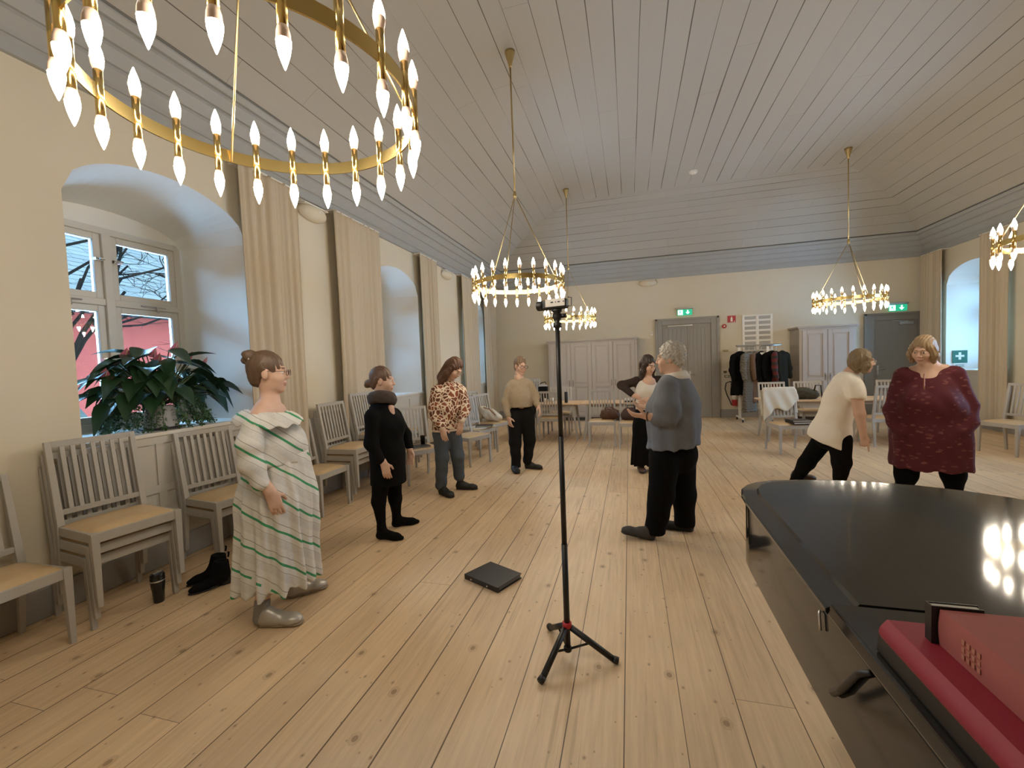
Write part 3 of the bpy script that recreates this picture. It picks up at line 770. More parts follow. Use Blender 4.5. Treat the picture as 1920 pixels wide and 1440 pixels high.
    def shoe(s, heel, d, m, sole, L=.25, H_=.075, k=1.0, tilt=0.0, z0=0.0, laces=False):
        """heel: ground point under the heel; d: toe direction (x,y)"""
        d = np.array((d[0], d[1], 0.0)); d /= np.linalg.norm(d); d = d*math.cos(tilt)+np.array((0, 0, math.sin(tilt))); sd = np.array((-d[1], d[0], 0)); up = np.cross(d, sd); up *= np.sign(up[2])
        h = np.array((heel[0], heel[1], z0)); P = lambda a, u, c=0.0: h+d*a*L+up*u+sd*c
        F = SDF(); F.cone(P(.13, .040), P(.40, .038), .036*k, .036*k, .03); F.cone(P(.40, .036), P(.76, .034), .040*k, .043*k, .03, (up, .7)); F.cone(P(.76, .032), P(.88, .030), .042*k, .034*k, .03, (up, .62))
        F.cone(P(.16, .045), P(.18, H_), .036*k, .034*k, .03); F.cone(P(.2, H_-.005), P(.45, .050), .03*k, .030*k, .03); F.cut(P(0, .012), -up)
        o = F.build('shoe', m, s.root, .008)
        F = SDF(); F.cone(P(.13, .010), P(.45, .010), .037*k, .036*k, .02, (up, .3)); F.cone(P(.45, .010), P(.86, .010), .040*k, .042*k, .02, (up, .3)); F.cut(P(0, .0225), up); F.cut(P(0, .0), -up); F.build('sole', sole, o, .008)
        if laces:
            b = MB()
            for i in range(4): b.tube([P(.34+.08*i, .078-.009*i, -.020), P(.37+.08*i, .086-.010*i, 0), P(.34+.08*i, .078-.009*i, .020)], .004, 6)
            b.obj('laces', WHITEP, o, True)
        return o
    def grow(s, name, F, m, h=.011, disp=None, parent=None): return F.build(name, m, parent or s.root, h, (), disp)

def folds(cx, cy, n, amp, z0, z1, ph=0.0, n2=None):
    """hanging folds round a vertical axis, deeper towards z1"""
    def f(X, Y, Z):
        th = np.arctan2(Y-cy, X-cx); g = .3*np.clip(abs(Z-z0)/.06, 0, 1)*np.clip((Z-z0)/(z1-z0)*50, 0, 1)+.7*np.clip((Z-z0)/(z1-z0), 0, 1)
        return amp*g*(np.sin(n*th+ph+.7*np.sin(3*th+6*Z))+.5*np.sin((n2 or n*1.7)*th+2*ph+5*Z))
    return f
def creases(amp, a=34, b=18, ph=0.0):
    def f(X, Y, Z): return amp*np.sin(a*Z+b*X+2.1*np.sin(11*X+7*Y+ph)+ph)*(.6+.4*np.sin(9*Z+6*Y+ph))
    return f
BLACKT = mat('black_jersey', (.0045, .0045, .005), .95, var=.3, scale=30, spec=.12)
SHOEB = mat('black_shoe', (.007, .007, .007), .6, var=.2)
SOLEB = mat('dark_sole', (.02, .018, .016), .7)

# --- woman in the striped dress
def stripes():
    k = NT('striped_linen'); o = k.sep(k.obj()); nz = k.noise(k.obj(), 3.5, 2, .5)
    t = k.math('ADD', k.math('ADD', o[2], k.math('MULTIPLY', o[0], .80)), k.math('ADD', k.math('MULTIPLY', o[1], .12), k.math('MULTIPLY', nz, .07)))
    fr = k.math('FRACT', k.math('DIVIDE', t, .195))
    def band(lo, hi): return k.math('MULTIPLY', k.math('GREATER_THAN', fr, lo), k.math('LESS_THAN', fr, hi))
    c = k.mix(k.noise(k.obj(), 12, 3), (.60, .585, .55), (.70, .69, .655))
    brk = k.math('GREATER_THAN', k.noise(k.obj(), 4.0, 1), .36)
    wash = k.math('MULTIPLY', band(.55, .80), k.math('MULTIPLY', k.noise(k.obj(), 90, 2), .45)); c = k.mix(wash, c, (.33, .34, .33))
    c = k.mix(k.math('MULTIPLY', band(.30, .325), .8), c, (.16, .18, .17)); c = k.mix(k.math('MULTIPLY', band(.82, .84), .7), c, (.2, .22, .2))
    c = k.mix(k.math('MULTIPLY', band(.02, .105), brk), c, (.045, .28, .13))
    k.set('Base Color', c); k.set('Roughness', .85); k.bump(k.noise(k.obj(), 60, 3), .12, .004); return k.m
p = Person('woman in a long white dress with green diagonal stripes, facing right, silver trainers', 528, 1143, -20)
J = p.J; STR = stripes()
p.head(J(505, 699, -.01), -14, 2, 0, 1.03, J(506, 746, .0), .043)
p.hair('bun', hairmat('brown', (.105, .062, .036))); p.glasses((.10, .05, .04))
b = MB(); b.tube([Vector(p.T(-.088+.016*math.cos(a)*.4, .032*math.cos(a), .082+.032*math.sin(a))) for a in [2*PI*i/14 for i in range(14)]], [.011+.003*(i % 2) for i in range(14)], 7, closed=True); b.obj('scrunchie', WHITEP, p.root, True)
B = p.body
sh, el, wr = J(474, 800, -.17), J(473, 872, -.21), J(506, 922, -.24)
shf, elf, wrf = J(528, 792, .20), J(548, 868, .24), J(560, 925, .22)
B.cone(J(506, 750), J(507, 778), .046, .07, .04); B.cone(J(482, 786, -.11), J(525, 784, .14), .052, .052, .05); B.cone(J(492, 768, -.06), J(520, 768, .08), .048, .046, .06); B.cone(J(508, 812), J(512, 920), .10, .11, .05)
B.chain([sh, el, wr], [.05, .042, .028]); B.chain([shf, elf, wrf], [.05, .042, .028])
p.hand(wr, (.28, -.05, -1), (0, .9, .1), (1, -.2, .2), .35, 1.02); p.hand(wrf, (.2, 0, -1), (0, -1, .1), (1, .2, 0), .35)
B.chain([J(505, 930, -.10), J(500, 1030, -.10), (J(491, 1138, -.12))], [.085, .06, .036]); B.chain([J(525, 930, .10), J(545, 1020, .12), J(548, 1090, .16)], [.085, .06, .036])
F = SDF(); fl = (p.fr, .98)
F.cone(J(478, 793, -.12), J(528, 791, .15), .058, .058, .05); F.cone(J(504, 822, .0), J(513, 842, -.0), .135, .165, .06, fl); F.cone(J(513, 838), J(515, 870), .165, .175, .05); F.cone(J(541, 824, -.02), J(543, 840, .03), .092, .09, .08)
F.chain([shf, J(545, 850, .235), elf], [.065, .072, .056], .03)
hc = J(520, 800, 0); F.cut((0, 0, p.J(515, 866)[2]), (0, 0, -1))
F2 = SDF(); F2.chain([J(474, 800, -.16), J(468, 836, -.20), J(472, 872, -.21), J(489, 905, -.235)], [.060, .068, .064, .048], .03)
F.p += F2.p
p.grow('bodice', F, STR, .010, creases(.0035, 46, 26))
F = SDF(); c0, c1, c2 = J(517, 855), J(519, 935), J(522, 1112)
F.chain([c0, c1, c2], [.165, .212, .243], .05); F.chain([J(545, 850), J(560, 970)], [.085, .10], .09); zh = .205; F.cut((0, 0, zh), (0, 0, -1)); F.cut((0, 0, J(515, 848)[2]), (0, 0, 1))
p.grow('skirt', F, STR, .010, folds(c1[0], c1[1], 14, .018, J(515, 850)[2], .25, 1.3))
# ruffled collar
def ruffle(name, c, rx, ry, wd, drop, wave, n, m, tiltx=0.0):
    b = MB(); N = 90; vs = []; q = [(0, .0), (.35, .2), (.7, .6), (1, 1)]
    for i in range(N):
        a = 2*PI*i/N; ca, sa = math.cos(a), math.sin(a)
        for t, g in q:
            r = 1+0*t; x = (rx+wd*t)*ca; y = (ry+wd*t)*sa; z = -drop*g*(1+.5*abs(sa))+wave*g*math.sin(n*a)+.012*math.sin(PI*t)+tiltx*ca
            vs.append((c[0]+x, c[1]+y, c[2]+z))
    k = len(q); fs = [(i*k+j, ((i+1) % N)*k+j, ((i+1) % N)*k+j+1, i*k+j+1) for i in range(N) for j in range(k-1)]
    m0 = len(vs); vs += [(x, y, z-.006) for x, y, z in vs]; fs += [tuple(m0+z for z in reversed(f)) for f in fs]
    for i in range(N):
        for j in (0, k-1): fs.append((i*k+j, ((i+1) % N)*k+j, m0+((i+1) % N)*k+j, m0+i*k+j))
    b.add(vs, fs); return b.obj(name, m, p.root, True)
ruffle('collar', J(502, 770, .0), .100, .122, .098, .055, .010, 13, STR, -.015)
SILV = mat('silver_leather', (.42, .39, .34), .35, .3, var=.15, scale=14); TANS = mat('gum_sole', (.28, .22, .15), .7)
F = SDF(); F.chain([J(492, 1128, -.12), J(490, 1158, -.12)], [.044, .046], .02); p.grow('sock', F, mat('grey_sock', (.22, .205, .19), .9, var=.1), .008); F = SDF(); F.chain([J(548, 1082, .16), J(547, 1104, .16)], [.044, .046], .02); p.grow('sock', F, mat('grey_sock', (.22, .205, .19)), .008)
p.shoe(J(487, 1172, -.12), (1, -.55), SILV, TANS, .255, .08, 1.05, laces=True); p.shoe(J(537, 1116, .14), (1, .05), SILV, TANS, .255, .08, 1.05, laces=True)
p.finish()

# --- woman in black
p = Person('woman in a black knee-length dress and brown neck scarf, black-stockinged feet', 735, 998, -22); J = p.J
p.head(J(718, 714, 0), -16, 4, 0, 1.0, J(714, 752)); p.hair('lowbun', hairmat('auburn', (.12, .065, .038))); B = p.body
sh, el, wr = J(697, 783, -.16), J(696, 832, -.20), J(719, 868, -.25); shf, elf, wrf = J(742, 780, .16), J(760, 815, .18), J(768, 842, .10)
B.cone(J(714, 755), J(718, 795), .055, .09, .04); B.chain([sh, el, wr], [.045, .038, .027]); B.chain([shf, elf, wrf], [.045, .038, .027]); B.cone(J(718, 795), J(726, 880), .09, .11, .05); B.cone(J(733, 765, -.06), J(733, 785, -.06), .03, .04, .04)
p.hand(wr, (.22, -.1, -1), (.1, 1, 0), (1, -.1, .3), .45, .98); p.hand(wrf, (.05, 0, -1), (-.5, -.8, 0), (.7, -.6, 0), .35, .95)
F = SDF(); fl = (p.fr, .86)
F.cone(J(699, 778, -.12), J(738, 776, .12), .062, .062, .05); F.chain([J(715, 775), J(721, 800), J(727, 850), J(729, 903)], [.13, .170, .172, .185], .05, fl); F.cone(J(742, 800, -.02), J(742, 802, .03), .085, .085, .06)
F.chain([sh, el, J(713, 862, -.245)], [.062, .056, .042], .03); F.chain([shf, elf, J(768, 838, .11)], [.060, .054, .040], .03); F.cut((0, 0, J(729, 905)[2]), (0, 0, -1))
F.ell(J(739, 763, -.125), (.05, .09, .045), None, .02, True)
p.grow('dress', F, BLACKT, .011, creases(.003, 30, 20))
F = SDF(); cv = [J(716+25*math.cos(a)*.74, 746+5*math.sin(a), .105*math.sin(a)) for a in [2*PI*i/16 for i in range(17)]]
F.chain(cv, [.040]*17, .02); F.chain([q+np.array((.004, 0, -.028)) for q in cv], [.036]*17, .02)
p.grow('scarf', F, mat('brown_wool', (.055, .040, .033), .95, var=.2, scale=40), .008, creases(.006, 120, 50))
F = SDF(); F.chain([J(716, 895, -.09), J(710, 940, -.11), J(716, 988, -.11)], [.088, .060, .036], .03); F.chain([J(736, 895, .09), J(741, 935, .10), J(744, 972, .12)], [.088, .060, .036], .03)
hp, hq = J(713, 1000, -.12), J(742, 982, .13)
for h, d in ((hp, (1, -.55)), (hq, (1, .08))):
    d = np.array((d[0], d[1], 0)); d /= np.linalg.norm(d); h = np.array((h[0], h[1], 0)); u = np.array((0, 0, 1))
    F.cone(h+u*.10+d*.01, h+u*.035, .034, .034, .03); F.cone(h+u*.06+d*.03, h+d*.15+u*.026, .036, .036, .03); F.cone(h+u*.032, h+d*.15+u*.026, .032, .038, .03, (u, .7)); F.cone(h+d*.15+u*.024, h+d*.205+u*.018, .036, .024, .03, (u, .7))
F.cut((0, 0, 0), (0, 0, -1)); p.grow('stockings', F, BLACKT, .010)
p.finish()

# --- woman in the patterned jumper
def leopard():
    k = NT('patterned_knit'); o = k.obj(); mp = k.n('Mapping'); k.t.links.new(o, mp.inputs[0]); mp.inputs['Scale'].default_value = (1, 1, .85)
    dn = k.n('TexNoise'); dn.inputs['Scale'].default_value = 9; k.t.links.new(o, dn.inputs['Vector'])
    ad = k.n('VectorMath', operation='MULTIPLY_ADD'); k.t.links.new(dn.outputs['Color'], ad.inputs[0]); ad.inputs[1].default_value = (.09, .09, .09); k.t.links.new(mp.outputs[0], ad.inputs[2])
    vo = k.n('TexVoronoi', feature='DISTANCE_TO_EDGE'); vo.inputs['Scale'].default_value = 22; k.t.links.new(ad.outputs[0], vo.inputs['Vector'])
    v2 = k.n('TexVoronoi'); v2.inputs['Scale'].default_value = 22; k.t.links.new(ad.outputs[0], v2.inputs['Vector'])
    f = k.math('GREATER_THAN', vo.outputs['Distance'], .09); br = k.mix(k.sep(v2.outputs['Color'])[0], (.10, .035, .018), (.26, .075, .035))
    z = k.sep(o)[2]
    c = k.mix(f, (.74, .62, .47), br); k.set('Base Color', c); k.set('Roughness', .95); k.bump(k.noise(o, 80, 2), .3, .006); return k.m
p = Person('woman in a cream and brown blotchy jumper and jeans, head bowed, hands on thighs', 850, 922, -52); J = p.J; LEO = leopard()
p.head(J(852, 691, -.07), -38, 42, -4, 1.0, J(842, 722, .04)); p.hair('long', hairmat('chestnut', (.095, .045, .024))); p.glasses((.25, .17, .12), .025, .02, .0016); B = p.body
sR, eR, wR = J(819, 734, -.06), J(813, 775, -.10), J(828, 803, -.20); sL, eL, wL = J(864, 733, -.02), J(872, 767, -.08), J(866, 791, -.18)
B.cone(J(842, 722, .04), J(842, 745, .03), .055, .09, .04); B.cone(J(842, 745, .03), J(838, 795, .02), .09, .09, .05); B.chain([sR, eR, wR], [.045, .038, .026]); B.chain([sL, eL, wL], [.045, .038, .026])
p.hand(wR, (.25, -.12, -1), (.2, .9, 0), (1, -.2, 0), .25, 1.0); p.hand(wL, (-.28, -.05, -1), (-.1, .9, 0), (-1, -.2, 0), .25, 1.0)
F = SDF(); fl = (p.fr, .80); F.cone(J(824, 732, -.02), J(860, 731, .04), .072, .072, .06); F.chain([J(842, 738, .01), J(840, 765), J(837, 802)], [.165, .190, .188], .06, fl)
F.chain([sR, eR, J(827, 798, -.185)], [.072, .070, .050], .03); F.chain([sL, eL, J(866, 784, -.165)], [.070, .066, .048], .03); F.cut((0, 0, J(837, 804)[2]), (0, 0, -1))
jm = p.grow('jumper', F, LEO, .011, creases(.005, 32, 22)); CREAM = mat('cream_rib', (.70, .60, .48), .95, var=.08, scale=60)
F = SDF(); F.cone(J(837, 800), J(837, 805), .186, .184, .02, fl); z = J(837, 805)[2]; F.cut((0, 0, z-.012), (0, 0, -1)); F.cut((0, 0, z+.022), (0, 0, 1)); p.grow('hem_band', F, CREAM, .009, None, jm)
for a, c in ((J(826, 796, -.18), J(828, 801, -.195)), (J(867, 783, -.16), J(866, 788, -.175))):
    F = SDF(); F.cone(a, c, .045, .040, .01); p.grow('cuff', F, CREAM, .008, None, jm)
JEAN = mat('denim', (.060, .075, .095), .85, var=.45, scale=5, bump=.1)
F = SDF(); F.cone(J(828, 808, -.0), J(850, 807, .02), .10, .10, .05); F.chain([J(827, 815, -.03), J(829, 858, -.08), J(827, 909, -.05)], [.100, .078, .068], .03); F.chain([J(850, 815, .03), J(858, 855, -.01), J(861, 893, .05)], [.100, .078, .066], .03); F.cut((0, 0, .045), (0, 0, -1))
p.grow('jeans', F, JEAN, .011, creases(.0045, 40, 20, 1.)); B.chain([J(827, 815, -.03), J(829, 858, -.08), J(827, 909, -.05)], [.08, .06, .05]); B.chain([J(850, 815, .03), J(858, 855, -.01), J(861, 893, .05)], [.08, .06, .05])
p.shoe(J(826, 923, -.03), (.55, -.85), SHOEB, SOLEB, .26, .085, 1.12); p.shoe(J(856, 908, .10), (1, -.32), SHOEB, SOLEB, .26, .085, 1.12)
p.finish()

# --- woman in the oatmeal jumper
p = Person('woman in an oatmeal jumper and black trousers, smiling, dark-framed glasses', 985, 881, -72); J = p.J
p.head(J(976, 686, -.02), -62, 12, 0, 1.0, J(973, 708)); p.hair('tied', hairmat('light_brown', (.16, .10, .055))); p.glasses((.03, .012, .012), .027, .020, .0028); B = p.body
sR, eR, wR = J(956, 724, .0), J(947, 755, -.02), J(953, 782, -.10); sL, eL, wL = J(994, 722, .05), J(1005, 744, .05), J(1010, 763, -.08)
B.cone(J(973, 708), J(975, 730, .03), .055, .08, .04); B.cone(J(975, 730, .03), J(977, 780, .03), .08, .08, .05); B.chain([sR, eR, wR], [.045, .038, .026]); B.chain([sL, eL, wL], [.045, .038, .026])
p.hand(wR, (.20, -.1, -1), (.7, .7, 0), (.7, -.8, .1), .4, 1.0); p.hand(wL, (.2, -.55, -.75), (-.9, .1, -.3), (.1, -.5, .9), .55, 1.0)
OAT = mat('oatmeal_knit', (.34, .27, .185), .95, var=.22, scale=45, bump=.35)
F = SDF(); fl = (p.fr, .72); F.cone(J(961, 721, .01), J(989, 719, .05), .058, .058, .06); F.chain([J(975, 728, .02), J(976, 745, .01), J(977, 769, .01)], [.150, .172, .168], .06, fl); F.cone(J(973, 704, .0), J(974, 714, .01), .058, .078, .03)
F.cut((0, 0, J(977, 763)[2]), (0, 0, -1)); F.p.append(F.p.pop(0)); F2 = SDF(); F2.chain([sR, eR, J(952.5, 779, -.09)], [.058, .056, .042], .03); F2.chain([sL, eL, J(1007, 759, -.06)], [.058, .054, .040], .03); F.p += F2.p; p.grow('jumper', F, OAT, .011, creases(.004, 34, 22, 2.))
F = SDF(); F.cone(J(968, 776, .01), J(988, 775, .02), .115, .115, .05, fl); F.chain([J(966, 785, -.0), J(966, 830, -.02), J(968, 872, -.03)], [.105, .085, .066], .03); F.chain([J(989, 785, .03), J(993, 825, .04), J(989, 864, .06)], [.105, .085, .064], .03); F.cut((0, 0, .05), (0, 0, -1)); p.grow('trousers', F, mat('black_trouser', (.009, .0085, .009), .95, var=.2, spec=.15), .011, creases(.004, 36, 18))
B.chain([J(966, 785, -.0), J(966, 830, -.02), J(968, 875, -.03)], [.08, .06, .045]); B.chain([J(989, 785, .03), J(993, 825, .04), J(989, 866, .06)], [.08, .06, .045])
p.shoe(J(963, 876, .03), (.22, -1), SHOEB, SOLEB, .27, .085, 1.12); p.shoe(J(985, 871, .10), (1, -.45), SHOEB, SOLEB, .26, .085, 1.12)
p.finish()

# --- woman in the dark cardigan
p = Person('woman with long dark hair in a long brown cardigan and white top, hand on hip', 1207, 882, -68); J = p.J
p.head(J(1216, 684, -.04), -48, 22, 8, 1.0, J(1213, 708, .02)); p.hair('long', hairmat('dark', (.035, .022, .016))); B = p.body
sR, eR, wR = J(1191, 716, .02), J(1165, 722, .06), J(1188, 742, -.10); sL, eL, wL = J(1237, 716, .05), J(1246, 742, .08), J(1220, 750, -.14)
B.cone(J(1213, 706, .02), J(1214, 728, .02), .055, .13, .04); B.cone(J(1214, 728, .02), J(1213, 800), .12, .13, .05); B.chain([sR, eR, wR], [.045, .038, .026]); B.chain([sL, eL, wL], [.045, .038, .026]); B.ell(J(1217, 716, -.06), (.085, .06, .07), None, .03)
p.hand(wR, (1, -.25, -.25), (.25, 1, 0), (.1, -.2, 1), .25, 1.0); p.hand(wL, (-1, -.2, -.15), (-.1, 1, 0), (0, 0, 1), .35, 1.0)
WHT = mat('white_cotton', (.66, .62, .56), .9, var=.05, scale=20); DKB = mat('dark_brown_knit', (.030, .018, .015), .95, var=.25, scale=40, bump=.2)
F = SDF(); fl = (p.fr, .78); F.chain([J(1214, 728, .0), J(1214, 735, -.01), J(1212, 768, -.01)], [.14, .152, .15], .05, fl); F.cone(J(1206, 733, -.08), J(1224, 733, -.06), .075, .075, .05); F.cut((0, 0, J(1212, 767)[2]), (0, 0, -1)); F.ell(J(1218, 710, -.10), (.08, .10, .07), None, .02, True); p.grow('white_top', F, WHT, .010, creases(.003, 36, 20))
F = SDF(); F.cone(J(1195, 714, .04), J(1236, 713, .07), .062, .062, .05); F.chain([J(1214, 730, .05), J(1213, 765, .05), J(1211, 845, .05)], [.165, .17, .185], .05, fl); F.chain([sR, eR, J(1184, 739, -.085)], [.060, .056, .042], .03); F.chain([sL, eL, J(1225, 749, -.11)], [.060, .055, .042], .03)
F.cut((0, 0, J(1200, 843)[2]), (0, 0, -1)); fr = p.fr*.26; q = J(1214, 770, .02); F.ell(q+p.fr*.19, (.17, .13, .85), rot(-68, 0, 0)[:, [1, 0, 2]], .03, True); p.grow('cardigan', F, DKB, .011, creases(.003, 30, 15))
F = SDF(); F.chain([J(1212, 768, .0), J(1211, 800, .0), J(1208, 876, .0)], [.150, .165, .185], .05, (p.fr, .8)); F.cut((0, 0, .09), (0, 0, -1)); p.grow('skirt', F, BLACKT, .011, folds(J(1210, 800)[0], 0, 11, .010, .9, .1))
BRS = mat('brown_leather', (.075, .038, .022), .5, var=.2)
B.chain([J(1204, 800, 0), J(1201, 840, 0), J(1200, 872, 0)], [.09, .06, .04]); B.chain([J(1218, 800, .03), J(1220, 840, .03), J(1220, 870, .03)], [.09, .06, .04])
p.shoe(J(1200, 876, .06), (.15, -1), BRS, SOLEB, .25, .075, 1.05); p.shoe(J(1221, 873, .10), (.25, -1), BRS, SOLEB, .25, .075, 1.05)
p.finish()

# --- grey-haired woman
p = Person('woman with short curly grey hair in a blue-grey blouse and black trousers, facing left', 1243, 1001, 168); J = p.J
p.head(J(1256, 672, 0), 174, 2, 0, 1.04, J(1264, 708), .060); p.hair('curly', hairmat('grey', (.45, .435, .405))); B = p.body
sL, eL, wL = J(1252, 726, -.18), J(1255, 785, -.22), J(1213, 781, -.26); sR, eR, wR = J(1275, 724, .16), J(1262, 785, .24), J(1220, 765, .20)
B.cone(J(1264, 706), J(1266, 735), .06, .13, .04); B.cone(J(1266, 735), J(1262, 850), .13, .14, .05); B.chain([sL, eL, wL], [.05, .046, .029]); B.chain([sR, eR, wR], [.05, .044, .028])
p.hand(wL, (-1, -.08, .12), (.1, .5, .85), (-.1, -.75, .65), .45, 1.02); p.hand(wR, (-1, -.1, .15), (0, -.5, .85), (-.1, .7, .6), .4, 1.0)
BLO = mat('blue_grey_chambray', (.138, .150, .170), .9, var=.10, scale=18, bump=.12)
F = SDF(); fl = (p.fr, .92); F.cone(J(1252, 722, -.14), J(1276, 720, .14), .066, .066, .05); F.chain([J(1265, 735, 0), J(1266, 760, 0), J(1263, 800, 0), J(1262, 850, 0)], [.170, .205, .215, .235], .06, fl); F.cone(J(1236, 770, -.04), J(1236, 772, .06), .10, .10, .09)
F.chain([sL, J(1250, 762, -.225), J(1247, 782, -.23)], [.078, .100, .075], .03); F.chain([J(1256, 780, -.23), J(1233, 788, -.25)], [.075, .055], .04); F.chain([sR, eR, J(1244, 780, .22)], [.075, .09, .06], .03)
F.cut(J(1262, 836), (.10, 0, -1)); p.grow('blouse', F, BLO, .011, lambda X, Y, Z: creases(.004, 30, 24)(X, Y, Z)+folds(J(1263, 800)[0], 0, 9, .006, 1.3, .7)(X, Y, Z))
F = SDF(); cv = [J(1266+18*math.cos(a), 703-4*math.cos(a), .085*math.sin(a)) for a in [2*PI*i/18 for i in range(19)]]; F.chain(cv, [.020]*19, .015); F.chain([J(1266+22*math.cos(a), 709-3*math.cos(a), .105*math.sin(a)) for a in [2*PI*i/18 for i in range(19)]], [.016]*19, .03); p.grow('white_collar', F, WHT, .007)
F = SDF(); F.cone(J(1250, 850, -.02), J(1275, 852, .02), .16, .16, .06, (p.fr, .9)); F.chain([J(1246, 860, -.09), J(1240, 925, -.11), J(1228, 995, -.12)], [.125, .105, .085], .03); F.chain([J(1276, 860, .08), J(1282, 925, .10), J(1284, 992, .12)], [.125, .100, .080], .03); F.cut((0, 0, .05), (0, 0, -1)); p.grow('trousers', F, BLACKT, .012, creases(.004, 26, 14))
B.chain([J(1246, 860, -.09), J(1240, 925, -.11), J(1222, 998, -.12)], [.1, .07, .05]); B.chain([J(1276, 860, .08), J(1284, 925, .10), J(1290, 985, .12)], [.1, .07, .04])
GREYS = mat('dark_grey_suede', (.040, .035, .032), .75, var=.2)
p.shoe(J(1227, 1013, -.15), (-1, .05), GREYS, SOLEB, .27, .075, 1.1, tilt=.13); p.shoe(J(1300, 1006, .12), (-1, .1), SHOEB, SOLEB, .26, .07, 1.1)
b = MB(); b.tube([Vector(J(1214+1.5*math.cos(a), 781+8*math.sin(a), -.26+.036*math.cos(a))) for a in [2*PI*i/16 for i in range(16)]], .005, 6, closed=True); b.obj('wristwatch', mat('dark_strap', (.05, .025, .015), .5), p.root, True)
p.finish()

# --- woman in the white tunic, bending
p = Person('woman in a white short-sleeved tunic and black leggings bending to point at the floor', 0, 0, 15, base=(2.158, 5.507)); J = p.J
p.head(J(1617, 677, -.02), 8, 6, 6, 1.0, J(1594, 700, 0)); p.hair('bob', hairmat('blonde_brown', (.20, .145, .08))); p.glasses((.5, .5, .5), .022, .016, .0014); B = p.body
sR, eR, wR = J(1602, 722, -.19), J(1612, 776, -.22), J(1619, 817, -.20); sL, eL, wL = J(1592, 716, .20), J(1590, 765, .24), J(1588, 800, .16)
B.cone(J(1594, 700), J(1584, 722), .055, .12, .04); B.cone(J(1584, 722), J(1555, 810), .12, .14, .05); B.chain([sR, eR, wR], [.062, .050, .030]); B.chain([sL, eL, wL], [.055, .045, .028])
p.hand(wR, (.1, 0, -1), (-.35, .9, 0), (.9, .3, 0), 1.5, 1.05, point=.08); p.hand(wL, (-.1, 0, -1), (0, -1, 0), (1, 0, 0), .3, 1.0)
CRM = mat('cream_cotton', (.86, .82, .74), .9, var=.05, scale=20); F = SDF(); ax = J(1594, 712)-J(1553, 820); ax /= np.linalg.norm(ax); n = np.cross(ax, (0, 1, 0)); fl = (n, .80)
F.cone(J(1592, 715, -.13), J(1590, 712, .13), .066, .066, .05); F.chain([J(1586, 722), J(1577, 745), J(1566, 780), J(1555, 815), J(1552, 850)], [.16, .180, .182, .225, .235], .05, (n, .86)); F.chain([sR, J(1607, 742, -.205)], [.082, .082], .03); F.chain([sL, J(1593, 740, .21)], [.08, .08], .03)
F.cut(J(1552, 829), (-.42, 0, -1)); F.ell(J(1603, 752, -.28), (.10, .06, .02), None, .01, True); p.grow('tunic', F, CRM, .011, creases(.0045, 30, -22))
F = SDF(); F.cone(J(1552, 822, -.03), J(1562, 824, .06), .12, .12, .05); F.chain([J(1544, 824, .10), J(1512, 868, .10), J(1488, 905, .16)], [.105, .085, .050], .03); F.chain([J(1574, 825, -.08), J(1578, 868, -.10), J(1573, 912, -.05)], [.118, .088, .052], .03); p.grow('leggings', F, BLACKT, .011, creases(.002, 40, 10))
B.chain([J(1542, 822, .10), J(1512, 868, .10), J(1488, 905, .16)], [.09, .065, .04]); B.chain([J(1574, 825, -.08), J(1578, 868, -.10), J(1573, 912, -.05)], [.09, .065, .04])
p.shoe(J(1484, 905, .2), (1, .3), BRS, SOLEB, .25, .08, 1.05); h = J(1566, 918, -.05); p.shoe(h, (1, .2), BRS, SOLEB, .25, .08, 1.05)
p.finish()

# --- woman in burgundy
def burgundy():
    k = NT('burgundy_jersey'); o = k.obj(); mp = k.n('Mapping'); k.t.links.new(o, mp.inputs[0]); mp.inputs['Scale'].default_value = (1, 1, 2.0); mp.inputs['Rotation'].default_value = (.2, .5, .1)
    vo = k.n('TexVoronoi'); vo.inputs['Scale'].default_value = 14.0; k.t.links.new(mp.outputs[0], vo.inputs['Vector']); nz = k.noise(o, 45, 2)
    d = k.math('ADD', vo.outputs['Distance'], k.math('MULTIPLY', k.math('SUBTRACT', nz, .5), .55)); f = k.math('LESS_THAN', d, .30)
    ok = k.math('GREATER_THAN', k.sep(vo.outputs['Color'])[1], .25); f = k.math('MULTIPLY', f, ok)
    pr = k.mix(k.sep(vo.outputs['Color'])[0], (.12, .024, .030), (.19, .058, .052)); c = k.mix(f, (.085, .008, .016), pr)
    k.set('Base Color', c); k.set('Roughness', .85); return k.m
p = Person('woman with a blonde bob in a burgundy leaf-print dress, hands in her pockets', 0, 0, -100, base=(2.972, 5.427)); J = p.J
p.head(J(1731, 656, -.04), -108, 20, -4, 1.12, J(1741, 686, .02), .066); p.hair('bobside', hairmat('blonde', (.28, .19, .10))); B = p.body
sR, eR, wR = J(1694, 704, .0), J(1674, 768, .02), J(1690, 806, -.14); sL, eL, wL = J(1790, 702, .04), J(1815, 762, .06), J(1798, 803, -.12)
B.cone(J(1741, 688, .0), J(1742, 720, .02), .068, .13, .05); B.cone(J(1712, 695, .02), J(1772, 692, .05), .05, .05, .05); B.cone(J(1742, 722, .02), J(1744, 850), .15, .16, .05); B.chain([sR, eR, wR], [.06, .05, .032]); B.chain([sL, eL, wL], [.06, .05, .032])
p.hand(wR, (.55, -.1, -.85), (.3, .9, 0), (.6, -.6, .4), .4, 1.0); p.hand(wL, (-.55, -.1, -.85), (-.3, .9, 0), (-.6, -.6, .4), .4, 1.0)
BUR = burgundy(); F = SDF(); fl = (p.fr, .80); F.cone(J(1699, 704, .02), J(1786, 701, .06), .082, .082, .06); F.chain([J(1743, 738, .02), J(1744, 775, -.0), J(1743, 820, 0), J(1743, 868, 0)], [.235, .275, .305, .325], .07, fl); F.cone(J(1722, 756, -.13), J(1762, 755, -.12), .12, .12, .13)
